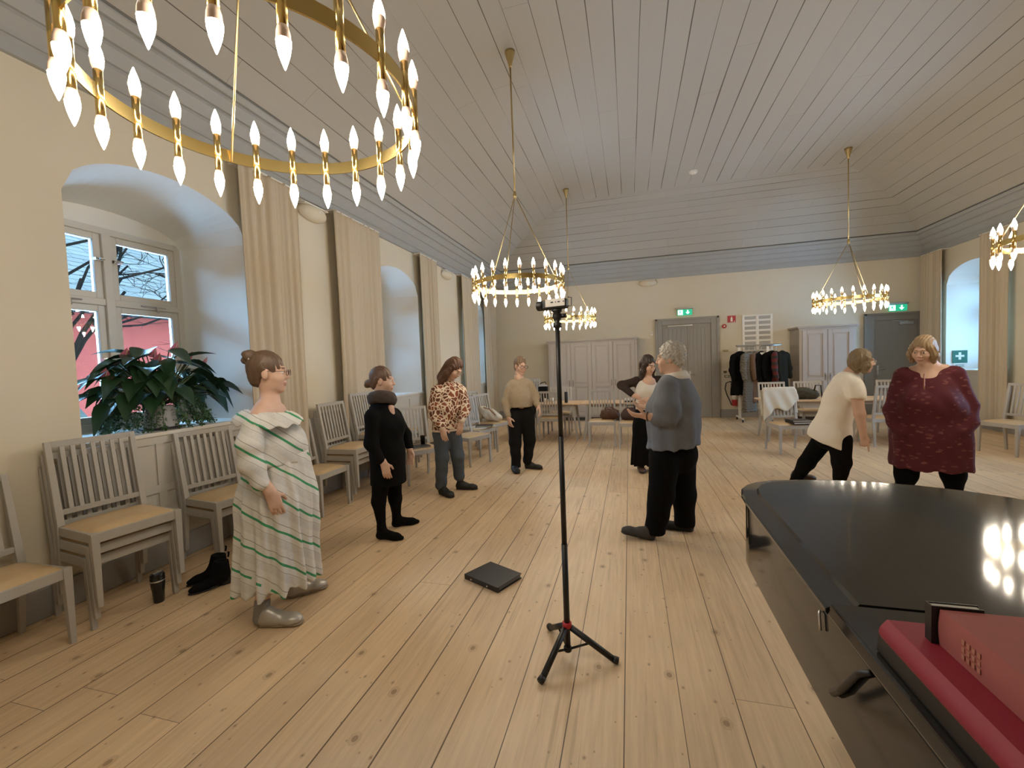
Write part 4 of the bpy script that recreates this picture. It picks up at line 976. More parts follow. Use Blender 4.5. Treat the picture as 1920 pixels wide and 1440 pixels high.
F.chain([sR, eR, J(1678, 792, -.06), J(1692, 812, -.17)], [.085, .082, .074, .06], .03); F.chain([sL, eL, J(1815, 790, -.04), J(1800, 810, -.15)], [.085, .082, .074, .06], .03); F.cut(J(1743, 876, 0), (.02, 0, -1))
F.ell(J(1737, 680, -.05), (.165, .15, .105), None, .02, True)
p.grow('dress', F, BUR, .012, lambda X, Y, Z: creases(.005, 26, 16)(X, Y, Z)+folds(J(1743, 800)[0], 0, 8, .006, 1.2, .5)(X, Y, Z))
b = MB(); b.tube([Vector(J(1733, 701+i*7.5, -.262-.020*i)) for i in range(5)], .006, 6); b.obj('zip', mat('copper_zip', (.35, .16, .10), .4, .6), p.root, True)
F = SDF(); F.chain([J(1702, 850, -.0), J(1699, 890, -.02), J(1693, 925, .0)], [.135, .098, .056], .03); F.chain([J(1784, 850, .02), J(1787, 890, .02), J(1790, 928, .0)], [.135, .098, .056], .03); p.grow('leggings', F, BLACKT, .011)
B.chain([J(1702, 850, -.0), J(1699, 890, -.02), J(1693, 925, .0)], [.10, .07, .045]); B.chain([J(1784, 850, .02), J(1787, 890, .02), J(1790, 928, .0)], [.10, .07, .045])
p.shoe(J(1693, 932, .06), (-.35, -1), SHOEB, SOLEB, .255, .08, 1.08); p.shoe(J(1790, 936, .06), (.25, -1), SHOEB, SOLEB, .255, .08, 1.08)
p.finish()
# ------------------------------------------------------------------ things on the walls and ceiling
GREEN = emis('sign_green', (.01, .30, .16), 1.3); SIGNW = emis('sign_white', (.55, 1.0, .85), 1.6)
def exit_sign(x0, x1, z0, label):
    W = x1-x0; t = thing('exit_sign', label, 'sign', (x0, YB, z0), 0, 'green exit signs'); h = .155
    b = MB(); b.box((-.02, -.11, h), (W+.02, -.002, h+.035)); b.box((-.005, -.085, h-.012), (W+.005, -.07, h)); b.obj('housing', STEEL, t, bevel=.004)
    b = MB(); b.box((0, -.085, 0), (W, -.068, h-.012)); b.obj('panel', GREEN, t)
    b = MB(); y0, y1 = -.0885, -.0852; P = lambda pts: b.add([(x, y, z) for y in (y0, y1) for x, z in pts], [tuple(range(len(pts))), tuple(range(2*len(pts)-1, len(pts)-1, -1))]+[(i, (i+1) % len(pts), len(pts)+(i+1) % len(pts), len(pts)+i) for i in range(len(pts))])
    P([(.02*W, .012), (.36*W, .012), (.36*W, .132), (.02*W, .132)]); cx = .70*W
    P([(cx-.016, .125), (cx-.016, .075), (cx-.05, .075), (cx, .02), (cx+.05, .075), (cx+.016, .075), (cx+.016, .125)]); b.obj('arrow_and_door', SIGNW, t)
    b = MB(); y0, y1 = -.0905, -.0888; m = .19*W
    P([(m-.008, .108), (m+.010, .112), (m+.012, .122), (m-.004, .124)]); P([(m-.022, .100), (m+.012, .102), (m+.004, .066), (m-.012, .068)])
    P([(m-.012, .072), (m-.002, .070), (m-.016, .044), (m-.036, .034), (m-.038, .042), (m-.022, .050)]); P([(m-.004, .072), (m+.006, .068), (m+.020, .050), (m+.022, .026), (m+.012, .026), (m+.010, .046)]); P([(m+.008, .100), (m+.026, .084), (m+.034, .090), (m+.030, .094)]); P([(m-.022, .098), (m-.038, .080), (m-.034, .074), (m-.016, .088)])
    b.obj('running_figure', GREEN, t); return t
exit_sign(1.20, 1.54, 2.585, 'lit green exit sign above the grey double door'); exit_sign(5.64, 5.98, 2.385, 'lit green exit sign above the dark single door')
RED = mat('sign_red', (.42, .025, .03), .5)
t = thing('fire_sign', 'red square sign with a white extinguisher symbol', 'sign', (2.355, YB, 2.345)); b = MB(); b.box((0, -.012, 0), (.185, -.002, .165)); b.obj('plate', RED, t)
b = MB(); b.box((.070, -.0145, .02), (.115, -.0122, .105)); b.add([(.070, -.0145, .105), (.115, -.0145, .105), (.100, -.0145, .125), (.085, -.0145, .125)], [(0, 1, 2, 3)]); b.box((.085, -.0145, .125), (.100, -.0122, .145)); b.box((.145, -.0145, .012), (.165, -.0122, .035)); b.obj('symbol', WHITEP, t)
t = thing('fire_alarm', 'round red alarm button right of the double door', 'alarm', (2.28, YB, 2.262)); MX = Matrix.Rotation(PI/2, 3, 'X')
b = MB(); b.lathe([(.052, 0.002), (.052, .03), (.040, .04), (0, .04)], 20, M=MX); b.obj('housing', RED, t, auto=40); b = MB(); b.lathe([(.018, .0402), (.018, .046), (0, .046)], 14, M=MX); b.obj('button', WHITEP, t)
t = thing('notice_board', 'white framed board with two columns of printed strips above the coat rack', 'notice board', (2.68, YB, 1.62))
b = MB(); W, H = .66, .88; b.box((0, -.02, 0), (W, -.002, H))
for x0, x1 in ((0, .045), (.305, .355), (W-.045, W)): b.box((x0, -.034, 0), (x1, -.02, H))
for i in range(8): b.box((0, -.032, i*(H-.025)/7), (W, -.02, i*(H-.025)/7+.025))
b.obj('frame', WHITEP, t); GREYC = mat('printed_strip', (.42, .41, .38), .7, var=.25, scale=60)
for c in range(2):
    for i in range(7):
        b = MB(); x0 = (.055, .365)[c]; z = i*(H-.025)/7+.036; b.box((x0, -.026, z), (x0+.24, -.0202, z+.075)); b.obj('name_strip', GREYC, t)
t = thing('thermostat', 'small white wall sensor left of the double door', 'sensor', (.575, YB, 2.17)); b = MB(); b.box((-.035, -.03, -.05), (.035, -.002, .05)); b.obj('case', WHITEP, t, bevel=.006); b = MB(); b.box((-.02, -.033, .005), (.02, -.0302, .03)); b.obj('display', GREYC, t)
BRP = mat('dull_brass', (.30, .24, .13), .4, .7)
for x, z, w_, h, l in ((2.24, 1.63, .125, .05, 'brass plate right of the double door, at head height'), (2.25, 1.10, .07, .06, 'small brass switch plate above the fire extinguisher'), (2.265, .995, .12, .055, 'dark bordered socket plate above the fire extinguisher')):
    t = thing('wall_plate', l, 'plate', (x, YB, z), 0, 'plates beside the double door'); b = MB(); b.box((0, -.012, 0), (w_, -.002, h)); b.obj('plate', BRP, t, bevel=.002); b = MB(); b.box((w_*.2, -.016, h*.25), (w_*.8, -.0122, h*.75)); b.obj('insert', WHITEP if z < 1 else BRP, t)
t = thing('fire_extinguisher', 'red fire extinguisher with a black looped hose on the back wall', 'fire extinguisher', (2.47, YB-.11, .30))
b = MB(); b.lathe([(.055, 0), (.062, .01), (.062, .40), (.045, .45), (.022, .47), (.022, .49), (0, .49)], 18); b.obj('cylinder', RED, t, auto=40); b = MB(); b.lathe([(.0625, .15), (.0625, .32)], 18); b.obj('paper_label', WHITEP, t, True)
b = MB(); b.box((-.02, -.02, .49), (.02, .02, .54)); b.bar((0, 0, .54), (-.09, 0, .585), .02, .012); b.bar((0, 0, .52), (-.09, 0, .53), .02, .01); b.obj('valve', BLACKM, t)
b = MB(); b.tube([(-.02, -.02, .52), (-.10, -.02, .60), (-.19, -.02, .56), (-.215, -.02, .42), (-.17, -.02, .26), (-.11, -.03, .12), (-.08, -.05, .02)], .013, 8); b.obj('hose', BLACKM, t, True)
def speaker(x, y, z, rz, label):
    t = thing('wall_speaker', label, 'speaker', (x, y, z), rz, 'cream wall speakers')
    F = SDF(); F.ell((0, 0, 0), (.13, .23, .10), None, .02); F.cut((0, 0, .0), (-1, 0, 0)); F.cut((0, 0, .06), (0, 0, 1)); F.build('case', PLASTER, t, .012)
    b = MB(); b.box((0.0, -.20, .06), (.10, .20, .075)); b.obj('top_plate', WHITEP, t, bevel=.004); b = MB(); b.lathe([(.012, .118), (.012, .134), (0, .134)], 10, M=Matrix.Rotation(PI/2, 3, 'Y')); b.obj('knob', WHITEP, t)
    return t
s0 = speaker(XL+.004, 4.46, 3.43, 0, 'cream wall speaker under the cornice between the two nearest left curtains'); dup(s0, (XL+.004, 8.42, 3.44), 0, 'cream wall speaker under the cornice between the two farther left curtains'); dup(s0, (.51, YB-.004, 3.47), -PI/2, 'cream wall speaker high on the back wall')
t = thing('smoke_detector', 'round white smoke detector on the ceiling', 'smoke detector', (1.19, 8.45, ZTOP)); b = MB(); b.lathe([(0, -.055), (.03, -.055), (.045, -.04), (.06, -.035), (.06, -.015), (.075, -.015), (.075, 0)], 20); b.obj('housing', WHITEP, t, auto=40); b = MB(); b.lathe([(0, -.062), (.012, -.062), (.012, -.055)], 10); b.obj('sensor', GREYC, t)
t = thing('first_aid_sign', 'green sign with a white cross on the right-hand window reveal', 'sign', (7.06, 10.76, 1.30), 0)
# reveal of the right window leans with the niche
GRS = mat('aid_green', (.012, .10, .065), .5)
a0 = np.array((XR, 10.26+.727)); a1 = np.array((7.14, 10.26+.656)); dv = (a1-a0)/np.linalg.norm(a1-a0); ps = a0+dv*.10; t.location = (ps[0], ps[1], 1.14); t.rotation_euler = (0, 0, math.atan2(dv[1], dv[0]))
b = MB(); b.box((0, -.008, .06), (.24, -.002, .32)); b.obj('plate', GRS, t); b = MB(); b.box((.10, -.010, .13), (.14, -.0082, .28)); b.box((.05, -.010, .185), (.10, -.0082, .225)); b.box((.14, -.010, .185), (.19, -.0082, .225)); b.obj('white_cross', WHITEP, t)
b = MB(); b.box((.02, -.008, -.03), (.22, -.002, .045)); b.obj('text_strip', WHITEP, t); b = MB()
for z in (-.015, .015): b.box((.05, -.0095, z), (.19, -.0081, z+.012))
b.obj('text_lines', GRS, t)

# ------------------------------------------------------------------ coat rack and coats
t = thing('coat_rack', 'pale coat rack on castors against the back wall', 'coat rack', (2.85, 10.95, 0))
b = MB()
for x in (-.40, .19): b.bar((x, 0, .08), (x, 0, 1.74), .055, .03)
b.obj('posts', WHITEP, t, bevel=.003)
b = MB(); b.tube([(-.45, -.05, 1.73), (.45, -.05, 1.73)], .012); b.obj('rail', STEEL, t, True); b = MB(); b.tube([(-.45, .05, 1.73), (.45, .05, 1.73)], .012); b.obj('rail', STEEL, t, True)
b = MB(); b.box((-.45, -.10, 1.745), (.45, .10, 1.765)); b.obj('hat_shelf', GREYP, t)
for x in (-.40, .19):
    b = MB(); b.box((x-.02, -.30, .07), (x+.02, .30, .10)); f = b.obj('foot', WHITEP, t, bevel=.003)
    for y in (-.27, .27):
        b = MB(); b.lathe([(.030, -.012), (.034, 0), (.030, .012)], 14, (x, y, .035), M=Matrix.Rotation(PI/2, 3, 'Y')); b.obj('castor', BLACKM, f, True)
def coat(name, x, th, zh, m, label, wd=.21, thick=.42, op=None, ys=.0, cat='coat', collar=None):
    t = thing(name, label, cat, (x, 10.95+ys, 0), R_(th), 'coats on the rack')
    F = SDF(); ny = ((0, 1, 0), thick)
    F.cone((-.15, 0, 1.50), (.15, 0, 1.50), .075, .075, .05, ((0, 1, 0), .75)); F.chain([(0, 0, 1.46), (0, 0, 1.15), (0, 0, zh+.05)], [wd*.85, wd, wd*1.25], .05, ny)
    for s in (-1, 1): F.chain([(s*.19, 0, 1.48), (s*.235, -.02, 1.2), (s*.235, -.05, 1.0)], [.065, .06, .05], .03)
    F.cut((0, 0, zh), (0, 0, -1)); F.build('garment', m, t, .014, (), lambda X, Y, Z: folds(0, 0, 9, .012, 1.45, zh, x*9)(X, Y, Z)+creases(.004, 24, 20, x)(X, Y, Z))
    F = SDF(); F.chain([(.075*math.cos(a), .05*math.sin(a), 1.545) for a in [2*PI*i/12 for i in range(13)]], [.028]*13, .02); F.build('collar', collar or m, t, .01)
    b = MB(); b.tube([(0, 0, 1.53), (0, 0, 1.69), (.0, .015, 1.72)], .004, 6); b.obj('hanger_hook', STEEL, t, True); return t
def tweed():
    k = NT('grey_tweed'); o = k.sep(k.obj()); f = k.math('FRACT', k.math('MULTIPLY', k.math('ADD', o[0], k.math('MULTIPLY', o[2], .5)), 22.0)); g = k.math('FRACT', k.math('MULTIPLY', o[2], 18.0))
    c = k.mix(k.math('LESS_THAN', f, .4), (.13, .115, .095), (.085, .075, .065)); c = k.mix(k.math('MULTIPLY', k.math('LESS_THAN', g, .25), .5), c, (.17, .15, .12)); k.set('Base Color', c); k.set('Roughness', .95); return k.m
def tartan():
    k = NT('red_tartan'); o = k.sep(k.obj()); f = k.math('LESS_THAN', k.math('FRACT', k.math('MULTIPLY', o[2], 7.0)), .45); g = k.math('LESS_THAN', k.math('FRACT', k.math('MULTIPLY', o[0], 9.0)), .3)
    c = k.mix(f, (.10, .012, .010), (.022, .018, .016)); c = k.mix(k.math('MULTIPLY', g, .5), c, (.04, .02, .02)); k.set('Base Color', c); k.set('Roughness', .95); return k.m
coat('black_coat', 2.47, 28, .62, BLACKT, 'long black coat at the left end of the coat rack', .20)
coat('tweed_coat', 2.62, 40, .24, tweed(), 'long grey tweed coat with the lowest hem on the rack', .17, ys=-.17)
coat('brown_coat', 2.76, 60, .45, mat('brown_suede', (.115, .062, .032), .9, var=.3), 'brown coat hanging right of the grey tweed one', .17, ys=-.05)
coat('black_jacket', 2.91, 38, .72, BLACKT, 'black jacket just left of the pale rack post', .17, collar=WHT)
coat('black_hooded_jacket', 3.13, 25, .90, BLACKT, 'black jacket right of the pale rack post', .18)
coat('tartan_jacket', 3.20, 62, .80, tartan(), 'dark red tartan jacket at the right of the coat rack', .16, ys=-.04)
coat('dark_olive_coat', 3.33, 45, .66, mat('dark_olive', (.016, .015, .010), .95, var=.3, spec=.1), 'dark olive coat at the right end of the coat rack', .17)

# ------------------------------------------------------------------ bags and small things on chairs and tables
def bagmat(n, c, r=.6): return mat(n, c, r, var=.25, scale=12, bump=.15)
t = thing('leather_bag', 'brown leather bag on the chair in front of the left table', 'bag', (-.36, 7.86, .462), R_(8)); BRL = bagmat('brown_bag', (.085, .036, .022), .45)
F = SDF(); F.cone((-.09, 0, .085), (.09, 0, .085), .085, .085, .05, ((0, 1, 0), .8)); F.cone((-.07, 0, .15), (.07, 0, .15), .055, .055, .06); F.cut((0, 0, 0), (0, 0, -1)); F.build('body', BRL, t, .009, (), creases(.006, 40, 45))
b = MB(); b.tube([(-.08, -.03, .18), (-.09, -.06, .22), (-.02, -.07, .235), (.05, -.06, .22), (.06, -.03, .18)], .009, 8); b.obj('handle', BRL, t, True); b = MB(); b.box((.10, -.05, .05), (.155, .05, .17)); b.obj('side_pocket', BRL, t, bevel=.015)
t = thing('dark_bag', 'dark brown bag on the chair half hidden by the woman in the cardigan', 'bag', (.0, 7.72, .462), 0); F = SDF(); F.cone((-.08, 0, .09), (.08, 0, .09), .09, .09, .05, ((0, 1, 0), .7)); F.cone((-.06, 0, .17), (.06, 0, .17), .06, .06, .05, ((0, 1, 0), .7)); F.cut((0, 0, 0), (0, 0, -1)); F.build('body', bagmat('dark_bag_hide', (.045, .018, .013)), t, .01); b = MB(); b.tube([(-.06, 0, .2), (-.05, 0, .27), (.05, 0, .27), (.06, 0, .2)], .008, 8); b.obj('handle', BLACKM, t, True)
t = thing('thermos_bag', 'black boxy bag with a grey top on the left table', 'bag', (-1.735, 8.72, .721)); b = MB(); b.box((-.09, -.08, 0), (.09, .08, .32)); b.obj('body', BLACKC, t, bevel=.015); b = MB(); b.add([(-.085, -.07, .321), (.085, -.07, .321), (.085, .07, .321), (-.085, .07, .321), (-.06, -.02, .36), (.06, -.02, .36), (.06, .02, .36), (-.06, .02, .36)], [(0, 1, 5, 4), (1, 2, 6, 5), (2, 3, 7, 6), (3, 0, 4, 7), (4, 5, 6, 7), (3, 2, 1, 0)]); b.obj('lid', mat('grey_lid', (.30, .31, .32), .5), t); b = MB(); b.tube([(-.06, 0, .355), (-.04, 0, .39), (.05, 0, .41), (.06, 0, .355)], .010, 8); b.obj('handle', BLACKM, t, True)
t = thing('black_bottle', 'tall black flask on the left table', 'bottle', (-1.22, 8.42, .721)); b = MB(); b.lathe([(.030, 0), (.033, .01), (.033, .17), (.030, .18), (0, .18)], 16); b.obj('body', BLACKM, t, auto=40); b = MB(); b.lathe([(.031, .181), (.031, .215), (0, .215)], 16); b.obj('cap', BLACKM, t, auto=40)
def cup(x, y, label):
    t = thing('white_cup', label, 'cup', (x, y, .721), 0, 'white cups on the left table'); b = MB(); b.lathe([(0, .004), (.024, 0), (.034, .03), (.038, .085), (.035, .085), (.031, .03), (.0, .008)], 14); b.obj('bowl', WHITEP, t, True); b = MB(); b.tube([(.036, 0, .07), (.058, 0, .062), (.055, 0, .03), (.034, 0, .025)], .005, 6); b.obj('handle', WHITEP, t, True); return t
cup(-1.66, 8.50, 'white cup on the left table nearer the black boxy bag'); cup(-1.54, 8.62, 'white cup on the left table farther from the black boxy bag')
t = thing('napkin_box', 'white carton with a dark lower edge on the left table', 'carton', (-.03, 8.42, .721)); b = MB(); b.box((-.09, -.05, 0), (.09, .05, .03)); b.obj('base', BLACKM, t); b = MB(); b.box((-.09, -.05, .03), (.09, .05, .07)); b.obj('top', WHITEP, t)
def folder(x, y, z, rz, label, w_=.30, d=.22, h=.03, pages=True):
    t = thing('black_folder', label, 'folder', (x, y, z), R_(rz), 'black folders'); b = MB(); b.box((-w_/2, -d/2, 0), (w_/2, d/2, .004)); b.obj('bottom_cover', BLACKM, t); b = MB(); b.box((-w_/2, -d/2, h-.004), (w_/2, d/2, h)); b.obj('top_cover', BLACKM, t)
    b = MB(); b.box((-w_/2, -d/2, .004), (-w_/2+.005, d/2, h-.004)); b.obj('spine', BLACKM, t); b = MB(); b.box((-w_/2+.006, -d/2+.006, .005), (w_/2-.012, d/2-.006, h-.005)); b.obj('pages', mat('paper', (.55, .53, .48), .8), t)
    return t
folder(-2.74, 5.14, .463, 48, 'black folder on the seat beside the drinking glass', .26, .20, .018); folder(-2.42, 6.90, .475, 12, 'black folder lying on pale papers on a chair', .28, .21, .026)
t = thing('paper_sheaf', 'pale loose papers under the black folder on a chair', 'papers', (-2.50, 6.93, .4625), R_(-20)); b = MB(); b.box((-.18, -.19, 0), (.19, .18, .006)); b.obj('sheets', WHITEP, t); b = MB(); b.box((-.15, -.17, .006), (.17, .19, .011), M=Matrix.Rotation(.1, 3, 'Z')); b.obj('upper_sheet', mat('paper', (.55, .53, .48), .8), t)
folder(2.46, 7.38, .463, 14, 'lower black folder of the two on the shawl-draped chair', .28, .22, .028); folder(2.455, 7.385, .492, 11, 'upper black folder of the two on the shawl-draped chair', .27, .21, .026)
t = thing('drinking_glass', 'clear drinking glass on the black folder on a chair', 'glass', (-2.72, 5.22, .482)); b = MB(); b.lathe([(0, .002), (.028, .002), (.034, .12), (.0325, .12), (.027, .008), (0, .008)], 18); b.obj('tumbler', glass('tumbler_glass', (.9, .93, .93)), t, True)
t = thing('tote_bag', 'crumpled white tote bag slumped on a chair by the left wall', 'bag', (-2.50, 7.60, .464)); F = SDF(); F.chain([(-.22, .06, .22), (-.05, .0, .13), (.12, -.06, .08)], [.075, .115, .085], .06, ((0, 0, 1), .85)); F.cut((0, 0, 0), (0, 0, -1)); F.build('body', mat('tote_canvas', (.62, .58, .50), .95, var=.12), t, .011, (), lambda X, Y, Z: creases(.012, 44, 30)(X, Y, Z)+.006*np.sin(60*X+40*Y+20*Z)); b = MB(); b.tube([(-.15, -.04, .27), (-.02, -.10, .24), (.10, -.13, .14), (.16, -.08, .06)], .010, 6); b.obj('strap', mat('tote_strap', (.30, .16, .11), .9), t, True)
t = thing('black_rucksack', 'black rucksack behind the woman in the oatmeal jumper', 'bag', (-1.98, 8.22, .463), .2); F = SDF(); F.cone((-.06, 0, .13), (.06, 0, .13), .12, .12, .06, ((0, 1, 0), .8)); F.cone((-.04, 0, .26), (.04, 0, .26), .09, .09, .06, ((0, 1, 0), .8)); F.cut((0, 0, 0), (0, 0, -1)); F.build('body', BLACKC, t, .012); b = MB(); b.tube([(-.05, -.02, .33), (-.03, -.03, .38), (.03, -.03, .38), (.05, -.02, .33)], .008, 8); b.obj('loop', BLACKM, t, True)
t = thing('olive_bag', 'dark olive furry bag on the right table behind the white shawl', 'bag', (2.95, 8.55, .721)); F = SDF(); F.cone((-.17, 0, .08), (.13, 0, .08), .08, .08, .06); F.ell((-.05, 0, .14), (.15, .09, .07), None, .05); F.cut((0, 0, 0), (0, 0, -1)); F.build('body', mat('olive_fur', (.050, .042, .022), .95, var=.5, scale=40), t, .011, (), lambda X, Y, Z: .006*np.sin(90*X)*np.sin(80*Y+2*np.sin(60*X))*np.sin(90*Z)); b = MB(); b.tube([(.12, -.03, .12), (.14, -.05, .24), (.22, -.05, .24), (.24, -.04, .02)], .012, 8); b.obj('strap', BLACKM, t, True)
# shawl over the chair back
t = thing('white_shawl', 'white shawl draped over the back of a chair at the right table', 'shawl', (2.36, 7.50, 0), R_(-80)); b = MB(); N, K = 26, 24; vs = []
for i in range(N+1):
    u = i/N*2-1; y = u*.262
    lf, lb = .36-.10*u+.05*math.sin(5*u), .42+.03*math.sin(4*u)
    for k in range(K+1):
        s_ = (k/K)*(lf+lb+.06)-lf     # s<0 on the seat side
        dz = max(0, abs(s_-.03)-.03); fr_ = s_ < .0; z = .992-dz; x = -.288+(.025 if s_ < 0 else -.025 if s_ > .06 else .025-.05*s_/.06)-(z-.975)*-.0
        xb = -.20-.090*(min(z, .975)-.44)/.535; off = (.030 if s_ < 0 else -.024 if s_ > .06 else .030-.054*s_/.06)
        wv = .012*math.sin(9*u+2.2*s_*6)*min(1, dz*6); edge = max(0, abs(u)-.86)/.14
        vs.append((xb+off+(wv+.012*min(1, dz*5) if s_ < .03 else -wv-.012*min(1, dz*5)), y*(1+.05*dz*4), z-.05*edge*(1 if dz < .1 else .4)))
b.add(vs, [(i*(K+1)+k, (i+1)*(K+1)+k, (i+1)*(K+1)+k+1, i*(K+1)+k+1) for i in range(N) for k in range(K)]); o = b.obj('cloth', mat('shawl_cotton', (.68, .64, .55), .95, var=.05, scale=30), t, True); md = o.modifiers.new('thick', 'SOLIDIFY'); md.thickness = .005

# ------------------------------------------------------------------ on the floor
t = thing('ring_binder', 'closed black ring binder lying on the bare floorboards', 'binder', (-.97, 2.825, 0), 0); A = np.array([(-1.168, 2.783), (-1.046, 2.998), (-.776, 2.867), (-.882, 2.648)])-np.array((-.97, 2.825)); A *= 1.02
lat = mat('binder_black', (.014, .014, .015), .42, var=.2); b = MB(); q = lambda z: [(x, y, z) for x, y in A]
b.hexa(q(.002)[::-1], q(.006)[::-1]); b.obj('bottom_cover', lat, t); b = MB(); b.hexa(q(.034)[::-1], q(.038)[::-1]); b.obj('top_cover', lat, t)
b = MB(); d0, d3 = A[0], A[3]; n_ = np.array((.008, .012)); b.hexa([(*d3, .006), (*d0, .006), (*(d0+n_), .006), (*(d3+n_), .006)], [(*d3, .034), (*d0, .034), (*(d0+n_), .034), (*(d3+n_), .034)]); sp = b.obj('spine', lat, t)
b = MB(); e = A*.93+n_*.4; b.hexa([(x, y, .0065) for x, y in e][::-1], [(x, y, .0335) for x, y in e][::-1]); b.obj('pages', mat('grey_pages', (.16, .15, .14), .8), t)
for f_ in (.22, .70):
    c = d0+(d3-d0)*f_; b = MB(); b.lathe([(.006, 0), (.006, .003), (0, .003)], 10, (c[0]-.002, c[1]-.003, .02), M=Matrix.Rotation(PI/2, 3, 'X')); b.obj('rivet', STEEL, sp)
t = thing('travel_tumbler', 'black insulated tumbler standing on the floor left of the ankle boots', 'tumbler', (-3.12, 2.09, 0)); b = MB(); b.lathe([(.029, 0), (.031, .004), (.034, .07), (.041, .125), (.042, .165), (.040, .17), (0, .17)], 22); b.obj('body', mat('gloss_black', (.008, .008, .008), .12), t, auto=50); b = MB(); b.lathe([(.041, .145), (.0425, .147), (.0425, .153), (.041, .155)], 22); b.obj('steel_band', STEEL, t, True); b = MB(); b.lathe([(.041, .171), (.042, .185), (.036, .197), (.030, .197), (.028, .190), (0, .190)], 22); lid = b.obj('lid', mat('gloss_black', (.008, .008, .008), .12), t, auto=40); b = MB(); b.box((-.012, -.026, .191), (.012, .026, .203)); b.obj('slider', STEEL, lid)
SUEDE = mat('black_suede', (.007, .007, .008), .95, var=.3, scale=30, spec=.1)
def boot(x, y, rz, label):
    t = thing('ankle_boot', label, 'boot', (x, y, 0), R_(rz), 'black ankle boots'); F = SDF(); Z = ((0, 0, 1), .75)
    F.cone((-.085, 0, .075), (-.05, 0, .06), .036, .036, .03); F.cone((-.05, 0, .055), (.06, 0, .036), .036, .035, .03, Z); F.cone((.06, 0, .034), (.105, 0, .028), .035, .024, .03, Z); F.cone((-.075, 0, .06), (-.075, 0, .195), .038, .046, .04); F.cone((-.02, 0, .055), (-.06, 0, .13), .030, .036, .05)
    F.cut((0, 0, .190), (-.15, 0, 1)); F.cut((0, 0, .012), (0, 0, -1)); F.ell((-.078, 0, .21), (.036, .032, .05), None, .006, True); F.build('upper', SUEDE, t, .0065)
    b = MB(); b.hexa([(-.12, -.024, 0), (-.07, -.026, 0), (-.07, .026, 0), (-.12, .024, 0)], [(-.125, -.032, .055), (-.06, -.034, .045), (-.06, .034, .045), (-.125, .032, .055)]); b.obj('heel', BLACKM, t, bevel=.004)
    F = SDF(); F.cone((-.06, 0, .026), (.02, 0, .008), .034, .036, .03, ((0, 0, 1), .25)); F.cone((.02, 0, .008), (.07, 0, .008), .036, .033, .02, ((0, 0, 1), .25)); F.cone((.07, 0, .008), (.112, 0, .009), .033, .022, .02, ((0, 0, 1), .3)); F.cut((0, 0, 0), (0, 0, -1)); F.build('sole', BLACKM, t, .006)
    b = MB(); b.tube([(-.118, 0, .190), (-.124, 0, .222), (-.118, 0, .228)], .006, 6); b.obj('pull_tab', SUEDE, t, True)
boot(-3.05, 2.385, -125, 'black suede ankle boot nearer the wall, slightly behind its twin'); boot(-2.925, 2.30, -120, 'black suede ankle boot nearer the camera, beside the striped dress')

# ------------------------------------------------------------------ camera on a tripod
P0 = (-.34, 2.12); t = thing('tripod', 'black light-stand tripod with a red collar in the middle of the room', 'tripod', (*P0, 0)); FT = [(-.453+.01, 1.897+.01), (-.088, 2.128), (-.477, 2.336)]
b = MB(); b.tube([(0, 0, .045), (0, 0, .60)], .0155, 12); b.tube([(0, 0, .60), (0, 0, 1.15)], .0135, 12); b.tube([(0, 0, 1.15), (0, 0, 1.70)], .0115, 12); b.obj('pole', BLACKM, t, True)
b = MB(); b.lathe([(.020, .165), (.024, .168), (.024, .19), (.020, .193)], 14); b.obj('red_collar', mat('collar_red', (.45, .02, .03), .4), t, True)
b = MB(); b.lathe([(.019, .04), (.021, .045), (.021, .062), (.016, .066)], 12); hub = b.obj('lower_hub', BLACKM, t, True)
for i, (x, y) in enumerate(FT):
    v = Vector((x-P0[0], y-P0[1], 0)); d = v.normalized(); b = MB(); b.tube([d*.02+Vector((0, 0, .165)), v*.92+Vector((0, 0, .021))], .0155, 10); lg = b.obj('leg', BLACKM, t, True); b = MB(); b.tube([v*.90+Vector((0, 0, .024)), v+Vector((0, 0, .018))], .018, 10); b.obj('rubber_foot', BLACKM, lg, True)
    b = MB(); m = d*.02+Vector((0, 0, .165))+(v*.92+Vector((0, 0, .021))-d*.02-Vector((0, 0, .165)))*.42; b.tube([d*.018+Vector((0, 0, .055)), m-Vector((0, 0, .012))], .006, 6); b.obj('brace', BLACKM, t, True)
b = MB(); b.lathe([(.013, 1.69), (.022, 1.695), (.022, 1.715), (.012, 1.72), (.020, 1.735), (.024, 1.75), (.018, 1.768), (.026, 1.772), (.026, 1.782), (0, 1.782)], 14); b.obj('ball_head', BLACKM, t, True); b = MB(); b.tube([(.02, 0, 1.75), (.045, -.005, 1.75)], .011, 10); b.obj('locking_knob', BLACKM, t, True)
t = thing('camcorder', 'small silver and black camcorder mounted on the tripod', 'camcorder', (P0[0], P0[1], 1.783), R_(-16)); M9 = Matrix.Rotation(R_(3), 3, 'Y')
b = MB(); b.box((-.075, -.022, 0), (.058, .022, .050)); b.obj('body', BLACKM, t, bevel=.010); b = MB(); b.box((-.05, -.026, .012), (.055, -.0222, .050)); sd = b.obj('silver_side', mat('silver_plastic', (.55, .52, .50), .4), t, bevel=.002)
b = MB(); b.lathe([(.023, -.105), (.025, -.10), (.025, -.072), (.020, -.070)], 16, (0, 0, .025), M=Matrix.Rotation(PI/2, 3, 'Y')); b.obj('lens', BLACKM, t, True)
for x, w_ in ((-.02, .014), (.005, .004), (.018, .012), (.046, .006)): b = MB(); b.box((x, -.0275, .030), (x+w_, -.0262, .036)); b.obj('button', BLACKM, sd)
b = MB(); b.tube([(.055, 0, .012), (.078, 0, .010), (.080, 0, .05), (.060, 0, .054)], .0022, 6); b.obj('strap', BLACKM, t, True)

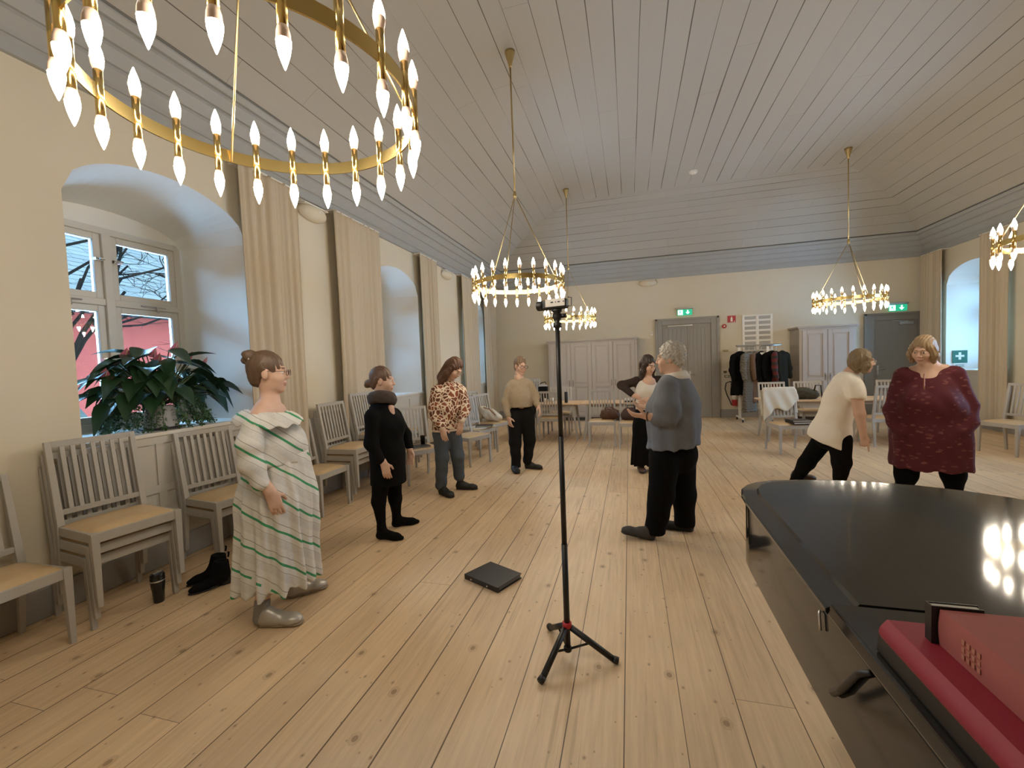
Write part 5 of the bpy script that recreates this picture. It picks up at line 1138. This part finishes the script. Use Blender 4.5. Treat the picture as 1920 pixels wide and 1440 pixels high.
# ------------------------------------------------------------------ grand piano
t = thing('grand_piano', 'glossy black grand piano with its lid closed, at the right edge', 'piano', (1.15, 1.1, 0)); O = np.array((1.15, 1.1))
OUT = [(.385, .20), (.392, .7), (.400, 1.30), (.408, 1.72), (.414, 1.80), (.430, 1.87), (.460, 1.93), (.505, 1.975), (.57, 2.01), (.68, 2.035), (.82, 2.045), (.95, 2.035), (1.07, 2.005), (1.18, 1.955), (1.28, 1.88), (1.37, 1.78), (1.44, 1.66), (1.50, 1.52), (1.57, 1.38), (1.66, 1.26), (1.76, 1.17), (1.85, 1.06), (1.895, .92), (1.90, .75), (1.90, .20)]
def inset(poly, d):
    n = len(poly); r = []
    for i in range(n):
        p0, p1, p2 = (np.array(poly[(i+k) % n]) for k in (-1, 0, 1)); a = (p1-p0)/np.linalg.norm(p1-p0); c = (p2-p1)/np.linalg.norm(p2-p1); nn = np.array((a[1]+c[1], -a[0]-c[0])); nn /= np.linalg.norm(nn); k = max(.35, nn @ np.array((a[1], -a[0]))); r.append(tuple(p1+nn*d/k))
    return r
L_ = lambda poly: [tuple(np.array(q)-O) for q in poly]
def slab(polys):
    b = MB(); n = len(polys[0][0]); vs = []
    for pl, z in polys: vs += [(x, y, z) for x, y in L_(pl)]
    fs = [tuple(range(n)), tuple((len(polys)-1)*n+i for i in range(n-1, -1, -1))]
    for k in range(len(polys)-1): fs += [(k*n+(i+1) % n, k*n+i, (k+1)*n+i, (k+1)*n+(i+1) % n) for i in range(n)]
    b.add(vs, fs); return b
slab([(inset(OUT, .012), .715), (inset(OUT, .004), .725), (inset(OUT, .004), .955), (inset(OUT, .012), .966)]).obj('case', PIANOB, t, auto=35)
LIDP = [q for q in OUT if q[1] > 1.0]; LIDP = [(.394, 1.012)]+LIDP+[(1.88, 1.012)]; LP = lambda d: [(x, 1.0125 if i in (0, len(LIDP)-1) else y) for i, (x, y) in enumerate(inset(LIDP, d))]; BV = LP(.05)
LACQ = mat('lid_lacquer', (.016, .016, .015), .07, var=.1, spec=.55); lid = slab([(LP(-.006), .972), (LP(-.010), .976), (LP(-.010), .984), (LP(-.004), .988), (LP(.044), .992), (BV, 1.0)]).obj('lid', LACQ, t, auto=25)
b = MB(); b.hexa([tuple(np.array(q)-O)+(.972,) for q in ((.384, .50), (1.895, .50), (1.895, 1.0115), (.386, 1.0115))], [tuple(np.array(q)-O)+(.998,) for q in ((.390, .50), (1.89, .50), (1.89, 1.0105), (.392, 1.0105))]); b.obj('lid_flap', LACQ, t, bevel=.004)
b = MB(); b.hexa([tuple(np.array(q)-O)+(.999,) for q in ((.402, .50), (1.60, .50), (1.60, .862), (.402, .862))], [tuple(np.array(q)-O)+(1.044,) for q in ((.404, .50), (1.60, .50), (1.60, .858), (.404, .858))]); b.obj('music_desk', mat('matt_black', (.006, .006, .006), .5), t, bevel=.004)
b = MB(); b.box((.385-1.15, .20-1.1, .60), (1.90-1.15, .50-1.1, .72)); b.obj('key_bed', PIANOB, t, bevel=.005)
b = MB(); b.box((.50-1.15, .22-1.1, .9665), (1.78-1.15, .40-1.1, .975)); b.obj('fallboard', PIANOB, t)
for x, y in ((.56, .42), (1.74, .42), (.875, 1.88)):
    b = MB(); b.bar((x-1.15, y-1.1, .716), (x-1.15, y-1.1, .10), .13, .13, .085, .085); lg = b.obj('leg', PIANOB, t, bevel=.008); b = MB(); b.lathe([(.045, .10), (.045, .085), (.02, .075), (.02, .06)], 12, (x-1.15, y-1.1, 0)); b.obj('ferrule', BRASS, lg, True)
    for s in (-1, 1): b = MB(); b.lathe([(.036, -.012), (.042, -.009), (.042, .009), (.036, .012)], 16, (x-1.15+s*.028-.055, y-1.1, .042), M=Matrix.Rotation(PI/2, 3, 'Y')); b.obj('castor', BLACKM, lg, True)
b = MB(); b.tube([(.398-1.15, 1.075-1.1, .945), (.3945-1.15, 1.072-1.1, .940), (.3945-1.15, 1.066-1.1, .905)], .003, 8); b.obj('hinge_pin', STEEL, t, True)
b = MB(); b.tube([(.394-1.15, .86-1.1, .957), (.392-1.15, .90-1.1, .925), (.392-1.15, .96-1.1, .850), (.393-1.15, 1.0-1.1, .812)], [.005, .006, .007, .008], 8); b.obj('streak_rod', BLACKM, t, True)  # added thin rod standing in for a reflection-like dark streak on the case
def book(name, x0, y0, y1, z0, z1, wd, cov, page, label, rounded, gilt=None):
    t = thing(name, label, 'book', (x0, (y0+y1)/2, z0), 0, 'red books on the piano'); L = (y1-y0)/2; H = z1-z0
    b = MB(); b.box((.004, -L, 0), (wd, L, .0035)); b.obj('back_cover', cov, t, bevel=.001); b = MB(); b.box((.004, -L, H-.0035), (wd, L, H)); fc = b.obj('front_cover', cov, t, bevel=.001)
    b = MB(); b.box((.006, -L+.004, .0036), (wd-.006, L-.004, H-.0036)); b.obj('pages', page, t)
    b = MB(); n = 10; pr = [((.004-(.012 if rounded else .002)*math.sin(PI*i/n)), H*i/n) for i in range(n+1)]; vs = [(x, y, z) for y in (-L, L) for x, z in pr]+[(.006, y, z) for y in (-L, L) for z in (0, H)]
    fs = [(i, n+1+i, n+2+i, i+1) for i in range(n)]+[tuple(range(n+1))+(2*n+3, 2*n+2), tuple(reversed(range(n+1, 2*n+2)))+(2*n+4, 2*n+5)]; b.add(vs, fs); sp = b.obj('spine', cov, t, auto=50)
    if gilt:
        rnd = random.Random(5); b = MB()
        for r_ in range(3):
            for i in range(14):
                y = L-.07-.012*i; x = .055+.03*r_; b.bar((x, y, H+.0004), (x+.012+.006*rnd.random(), y-.008, H+.0004), .0022, .0006)
        b.obj('gilt_lettering', gilt, fc)
        b = MB()
        for i in range(4):
            for z in (.012, .022, .032): b.box((.0012, L-.052-i*.009, z), (.0019, L-.047-i*.009, z+.007))
        b.obj('spine_lettering', gilt, sp)
    return t
PAPER = mat('paper', (.55, .53, .48), .8)
book('hardback_book', .388, .47, .805, 1.045, 1.086, .27, mat('crimson_cloth', (.20, .008, .022), .65, var=.12), PAPER, 'deep red hardback lying under the dusty red one on the piano', True)
book('hardback_book', .424, .44, .748, 1.0865, 1.140, .235, mat('dusty_red_cloth', (.27, .075, .068), .75, var=.10, scale=30), PAPER, 'thick dusty red hardback with gilt title, on top at the piano', False, mat('gilt', (.36, .16, .11), .5, .2))
t = thing('thin_notebook', 'thin black notebook standing on edge behind the dusty red hardback', 'notebook', (.451, .757, 1.087), 0); b = MB(); b.box((-.030, -.007, 0), (.03, -.005, .056)); b.box((-.030, .005, 0), (.03, .007, .056)); b.box((-.032, -.007, 0), (-.030, .007, .056)); b.obj('cover', BLACKM, t); b = MB(); b.box((-.0295, -.0048, .001), (.028, .0048, .054)); b.obj('pages', PAPER, t)

# ------------------------------------------------------------------ plant in the nearest window
t = thing('potted_plant', 'big potted anthurium with pink flowers and trailing greenery on the nearest window bench', 'plant', (-3.93, 2.76, 1.076)); rnd = random.Random(3)
b = MB(); b.lathe([(.115, .012), (.125, .02), (.105, .12), (.10, .20), (.085, .20), (.09, .12), (0, .05)], 24); b.obj('pot', mat('marbled_pot', (.40, .39, .39), .5, var=.30, scale=9), t, auto=40); b = MB(); b.lathe([(0, .002), (.15, .002), (.16, .012), (.155, .014), (.13, .010), (0, .010)], 24); b.obj('saucer', mat('dark_saucer', (.05, .05, .06), .3), t, True)
def leaf(b, base, d, L, W, droop, up=(0, 0, 1), mi=0):
    d = Vector(d).normalized(); s = d.cross(Vector(up)); s = s.normalized() if s.length > 1e-3 else Vector((1, 0, 0)); n = s.cross(d); vs = []; prof = [(-.14, .55), (-.05, .92), (.10, 1.0), (.35, .86), (.6, .56), (.82, .25), (1, .01)]
    for u, w_ in prof:
        c = Vector(base)+d*(L*u)-Vector((0, 0, 1))*droop*L*max(0, u)**2; k = .0 if u > -.1 else .5
        vs += [c+s*(W*w_)+n*(W*w_*.30), c+s*(W*w_*.45)+n*(W*w_*.06)-(Vector((0, 0, 0))), c+d*(L*.10 if u < 0 else 0), c-s*(W*w_*.45)+n*(W*w_*.06), c-s*(W*w_)+n*(W*w_*.30)]
    b.add(vs, [(i*5+j, i*5+j+1, i*5+j+6, i*5+j+5) for i in range(len(prof)-1) for j in range(4)], mi)
big, stem, tr = MB(), MB(), MB(); PINK = mat('pink_spathe', (.52, .16, .24), .45, var=.15); SPX = mat('spadix', (.55, .30, .25), .6)
for i in range(78):
    a = rnd.uniform(0, 2*PI); el = rnd.uniform(-.25, 1.25); r = rnd.uniform(.22, .40); ry = 1.45*r*math.cos(max(0, el)*.9)
    p = Vector((.60*r*math.cos(a)*math.cos(el*.8), ry*math.sin(a), .32+.38*math.sin(el)*rnd.uniform(.6, 1)))
    if p.x < -.27: p.x = -.27
    d = Vector((math.cos(a)*.7, math.sin(a)*1.1, rnd.uniform(-.65, .35)-.25*(1-el)))
    stem.tube([(0, 0, .2), tuple(p*.5+Vector((0, 0, .12))), tuple(p)], .004, 5); leaf(big, p, d, rnd.uniform(.17, .25), rnd.uniform(.075, .105), rnd.uniform(.2, .7))
for y, z, x in ((-.42, .46, .05), (-.25, .62, .02), (-.05, .58, .08), (.16, .69, .0), (.24, .60, .06), (.40, .55, .03), (.03, .63, -.08)):
    stem.tube([(0, 0, .2), (x*.4, y*.5, z*.7), (x, y, z)], .004, 5); fl = MB(); leaf(fl, (x, y, z), (.4, .25*y, .75), .075, .036, -.1); fl.tube([(x+.003, y, z-.004), (x+.03, y, z+.055)], .005, 5, 1); fl.obj('flower', [PINK, SPX], t, True)
for i in range(60):
    a = rnd.uniform(0, 2*PI); x, y, z = .10*math.cos(a), .12*math.sin(a), .22
    ln = rnd.uniform(.25, .5); pts = []
    for k in range(9): q = k/8; pts.append((max(-.30, x+.16*math.cos(a)*q**.6*1.2), y+.30*math.sin(a)*q**.6, z+.10*math.sin(PI*min(1, q*1.6))-(ln*.62*q*q)))
    pts = [(px, py, max(.02, pz)) for px, py, pz in pts]; stem.tube(pts, .0016, 4)
    for k in range(40):
        q = rnd.uniform(.15, 1)*8; j = min(7, int(q)); f_ = q-j; c = [pts[j][m]*(1-f_)+pts[j+1][m]*f_+rnd.uniform(-.022, .022) for m in range(3)]; c[2] = max(.02, c[2]); leaf(tr, c, (rnd.uniform(-1, 1), rnd.uniform(-1, 1), rnd.uniform(-.8, .3)), .024, .010, .3)
big.obj('leaves', mat('dark_leaf', (.020, .055, .022), .32, var=.35, scale=6), t, True); stem.obj('stems', mat('leaf_stem', (.05, .08, .025), .6), t, True); tr.obj('trailing_leaves', mat('small_leaf', (.05, .12, .045), .55, var=.4, scale=14), t)

# ------------------------------------------------------------------ outside the left windows
t = thing('red_house', 'red rendered house with a pale slate roof seen through the nearest left window', 'house', (-11.5, 4, 0)); b = MB(); b.box((-6, -12, -1.5), (0, 14, 3.15)); b.obj('wall', mat('red_render', (.098, .0165, .0115), .9, var=.12, scale=1.5, spec=0.0), t)
SL = planks('slates', .42, .55, (.052, .042, .034), (.036, .030, .025), (.006, .006, .006), .02, .4, spec=0.0); b = MB(); b.add([(.5, -12.3, 3.05), (.5, 14.3, 3.05), (-6, 14.3, 6.7), (-6, -12.3, 6.7), (.5, -12.3, 2.93), (.5, 14.3, 2.93), (-6, 14.3, 6.5), (-6, -12.3, 6.5)], [(0, 1, 2, 3), (7, 6, 5, 4), (0, 4, 5, 1), (1, 5, 6, 2), (2, 6, 7, 3), (3, 7, 4, 0)], 0, [[(0, 0), (0, 26), (9, 26), (9, 0)]]+[[(0, 0)]*4]*5); b.obj('roof', SL, t)
b = MB(); b.tube([(.56, -12.3, 3.0), (.56, 14.3, 3.0)], .07, 8); b.obj('gutter', mat('zinc', (.010, .010, .010), .8, spec=0.0), t, True)
b = MB(); b.add([(.9, .0, 1.2), (.9, 2.2, .55), (.05, 2.2, 1.25), (.05, .0, 1.9)], [(0, 1, 2, 3)]); o = b.obj('canopy', mat('pale_canopy', (.030, .027, .022), .8, spec=0.0), t); md = o.modifiers.new('thick', 'SOLIDIFY'); md.thickness = .06
t = thing('bare_tree', 'leafless tree with tangled twigs outside the nearest left window', 'tree', (-8.0, 4.0, 0)); rnd = random.Random(11); tk, tw = MB(), MB()
def grow_(p, d, L, r, lv):
    q = p+d*L; (tk if lv < 2 else tw).tube([tuple(p), tuple((p+q)/2+Vector([rnd.uniform(-.05, .05)*L for _ in range(3)])), tuple(q)], [r, r*.85, r*.65], 6 if lv < 2 else 4)
    if lv >= 7: return
    for _ in range(3 if lv else 5):
        n = (d+Vector((rnd.uniform(-.45, .45), rnd.uniform(-1.1, 1.1), rnd.uniform(-.55, .75)))).normalized(); grow_(p+d*L*rnd.uniform(.55, 1), n, L*rnd.uniform(.55, .82), r*.68, lv+1)
grow_(Vector((0, 0, -1.5)), Vector((0, .05, 1)), 3.2, .055, 0); BK = mat('bark', (.0028, .0022, .0018), .9, spec=0.0); tk.obj('trunk', BK, t, True); tw.obj('twigs', BK, t)
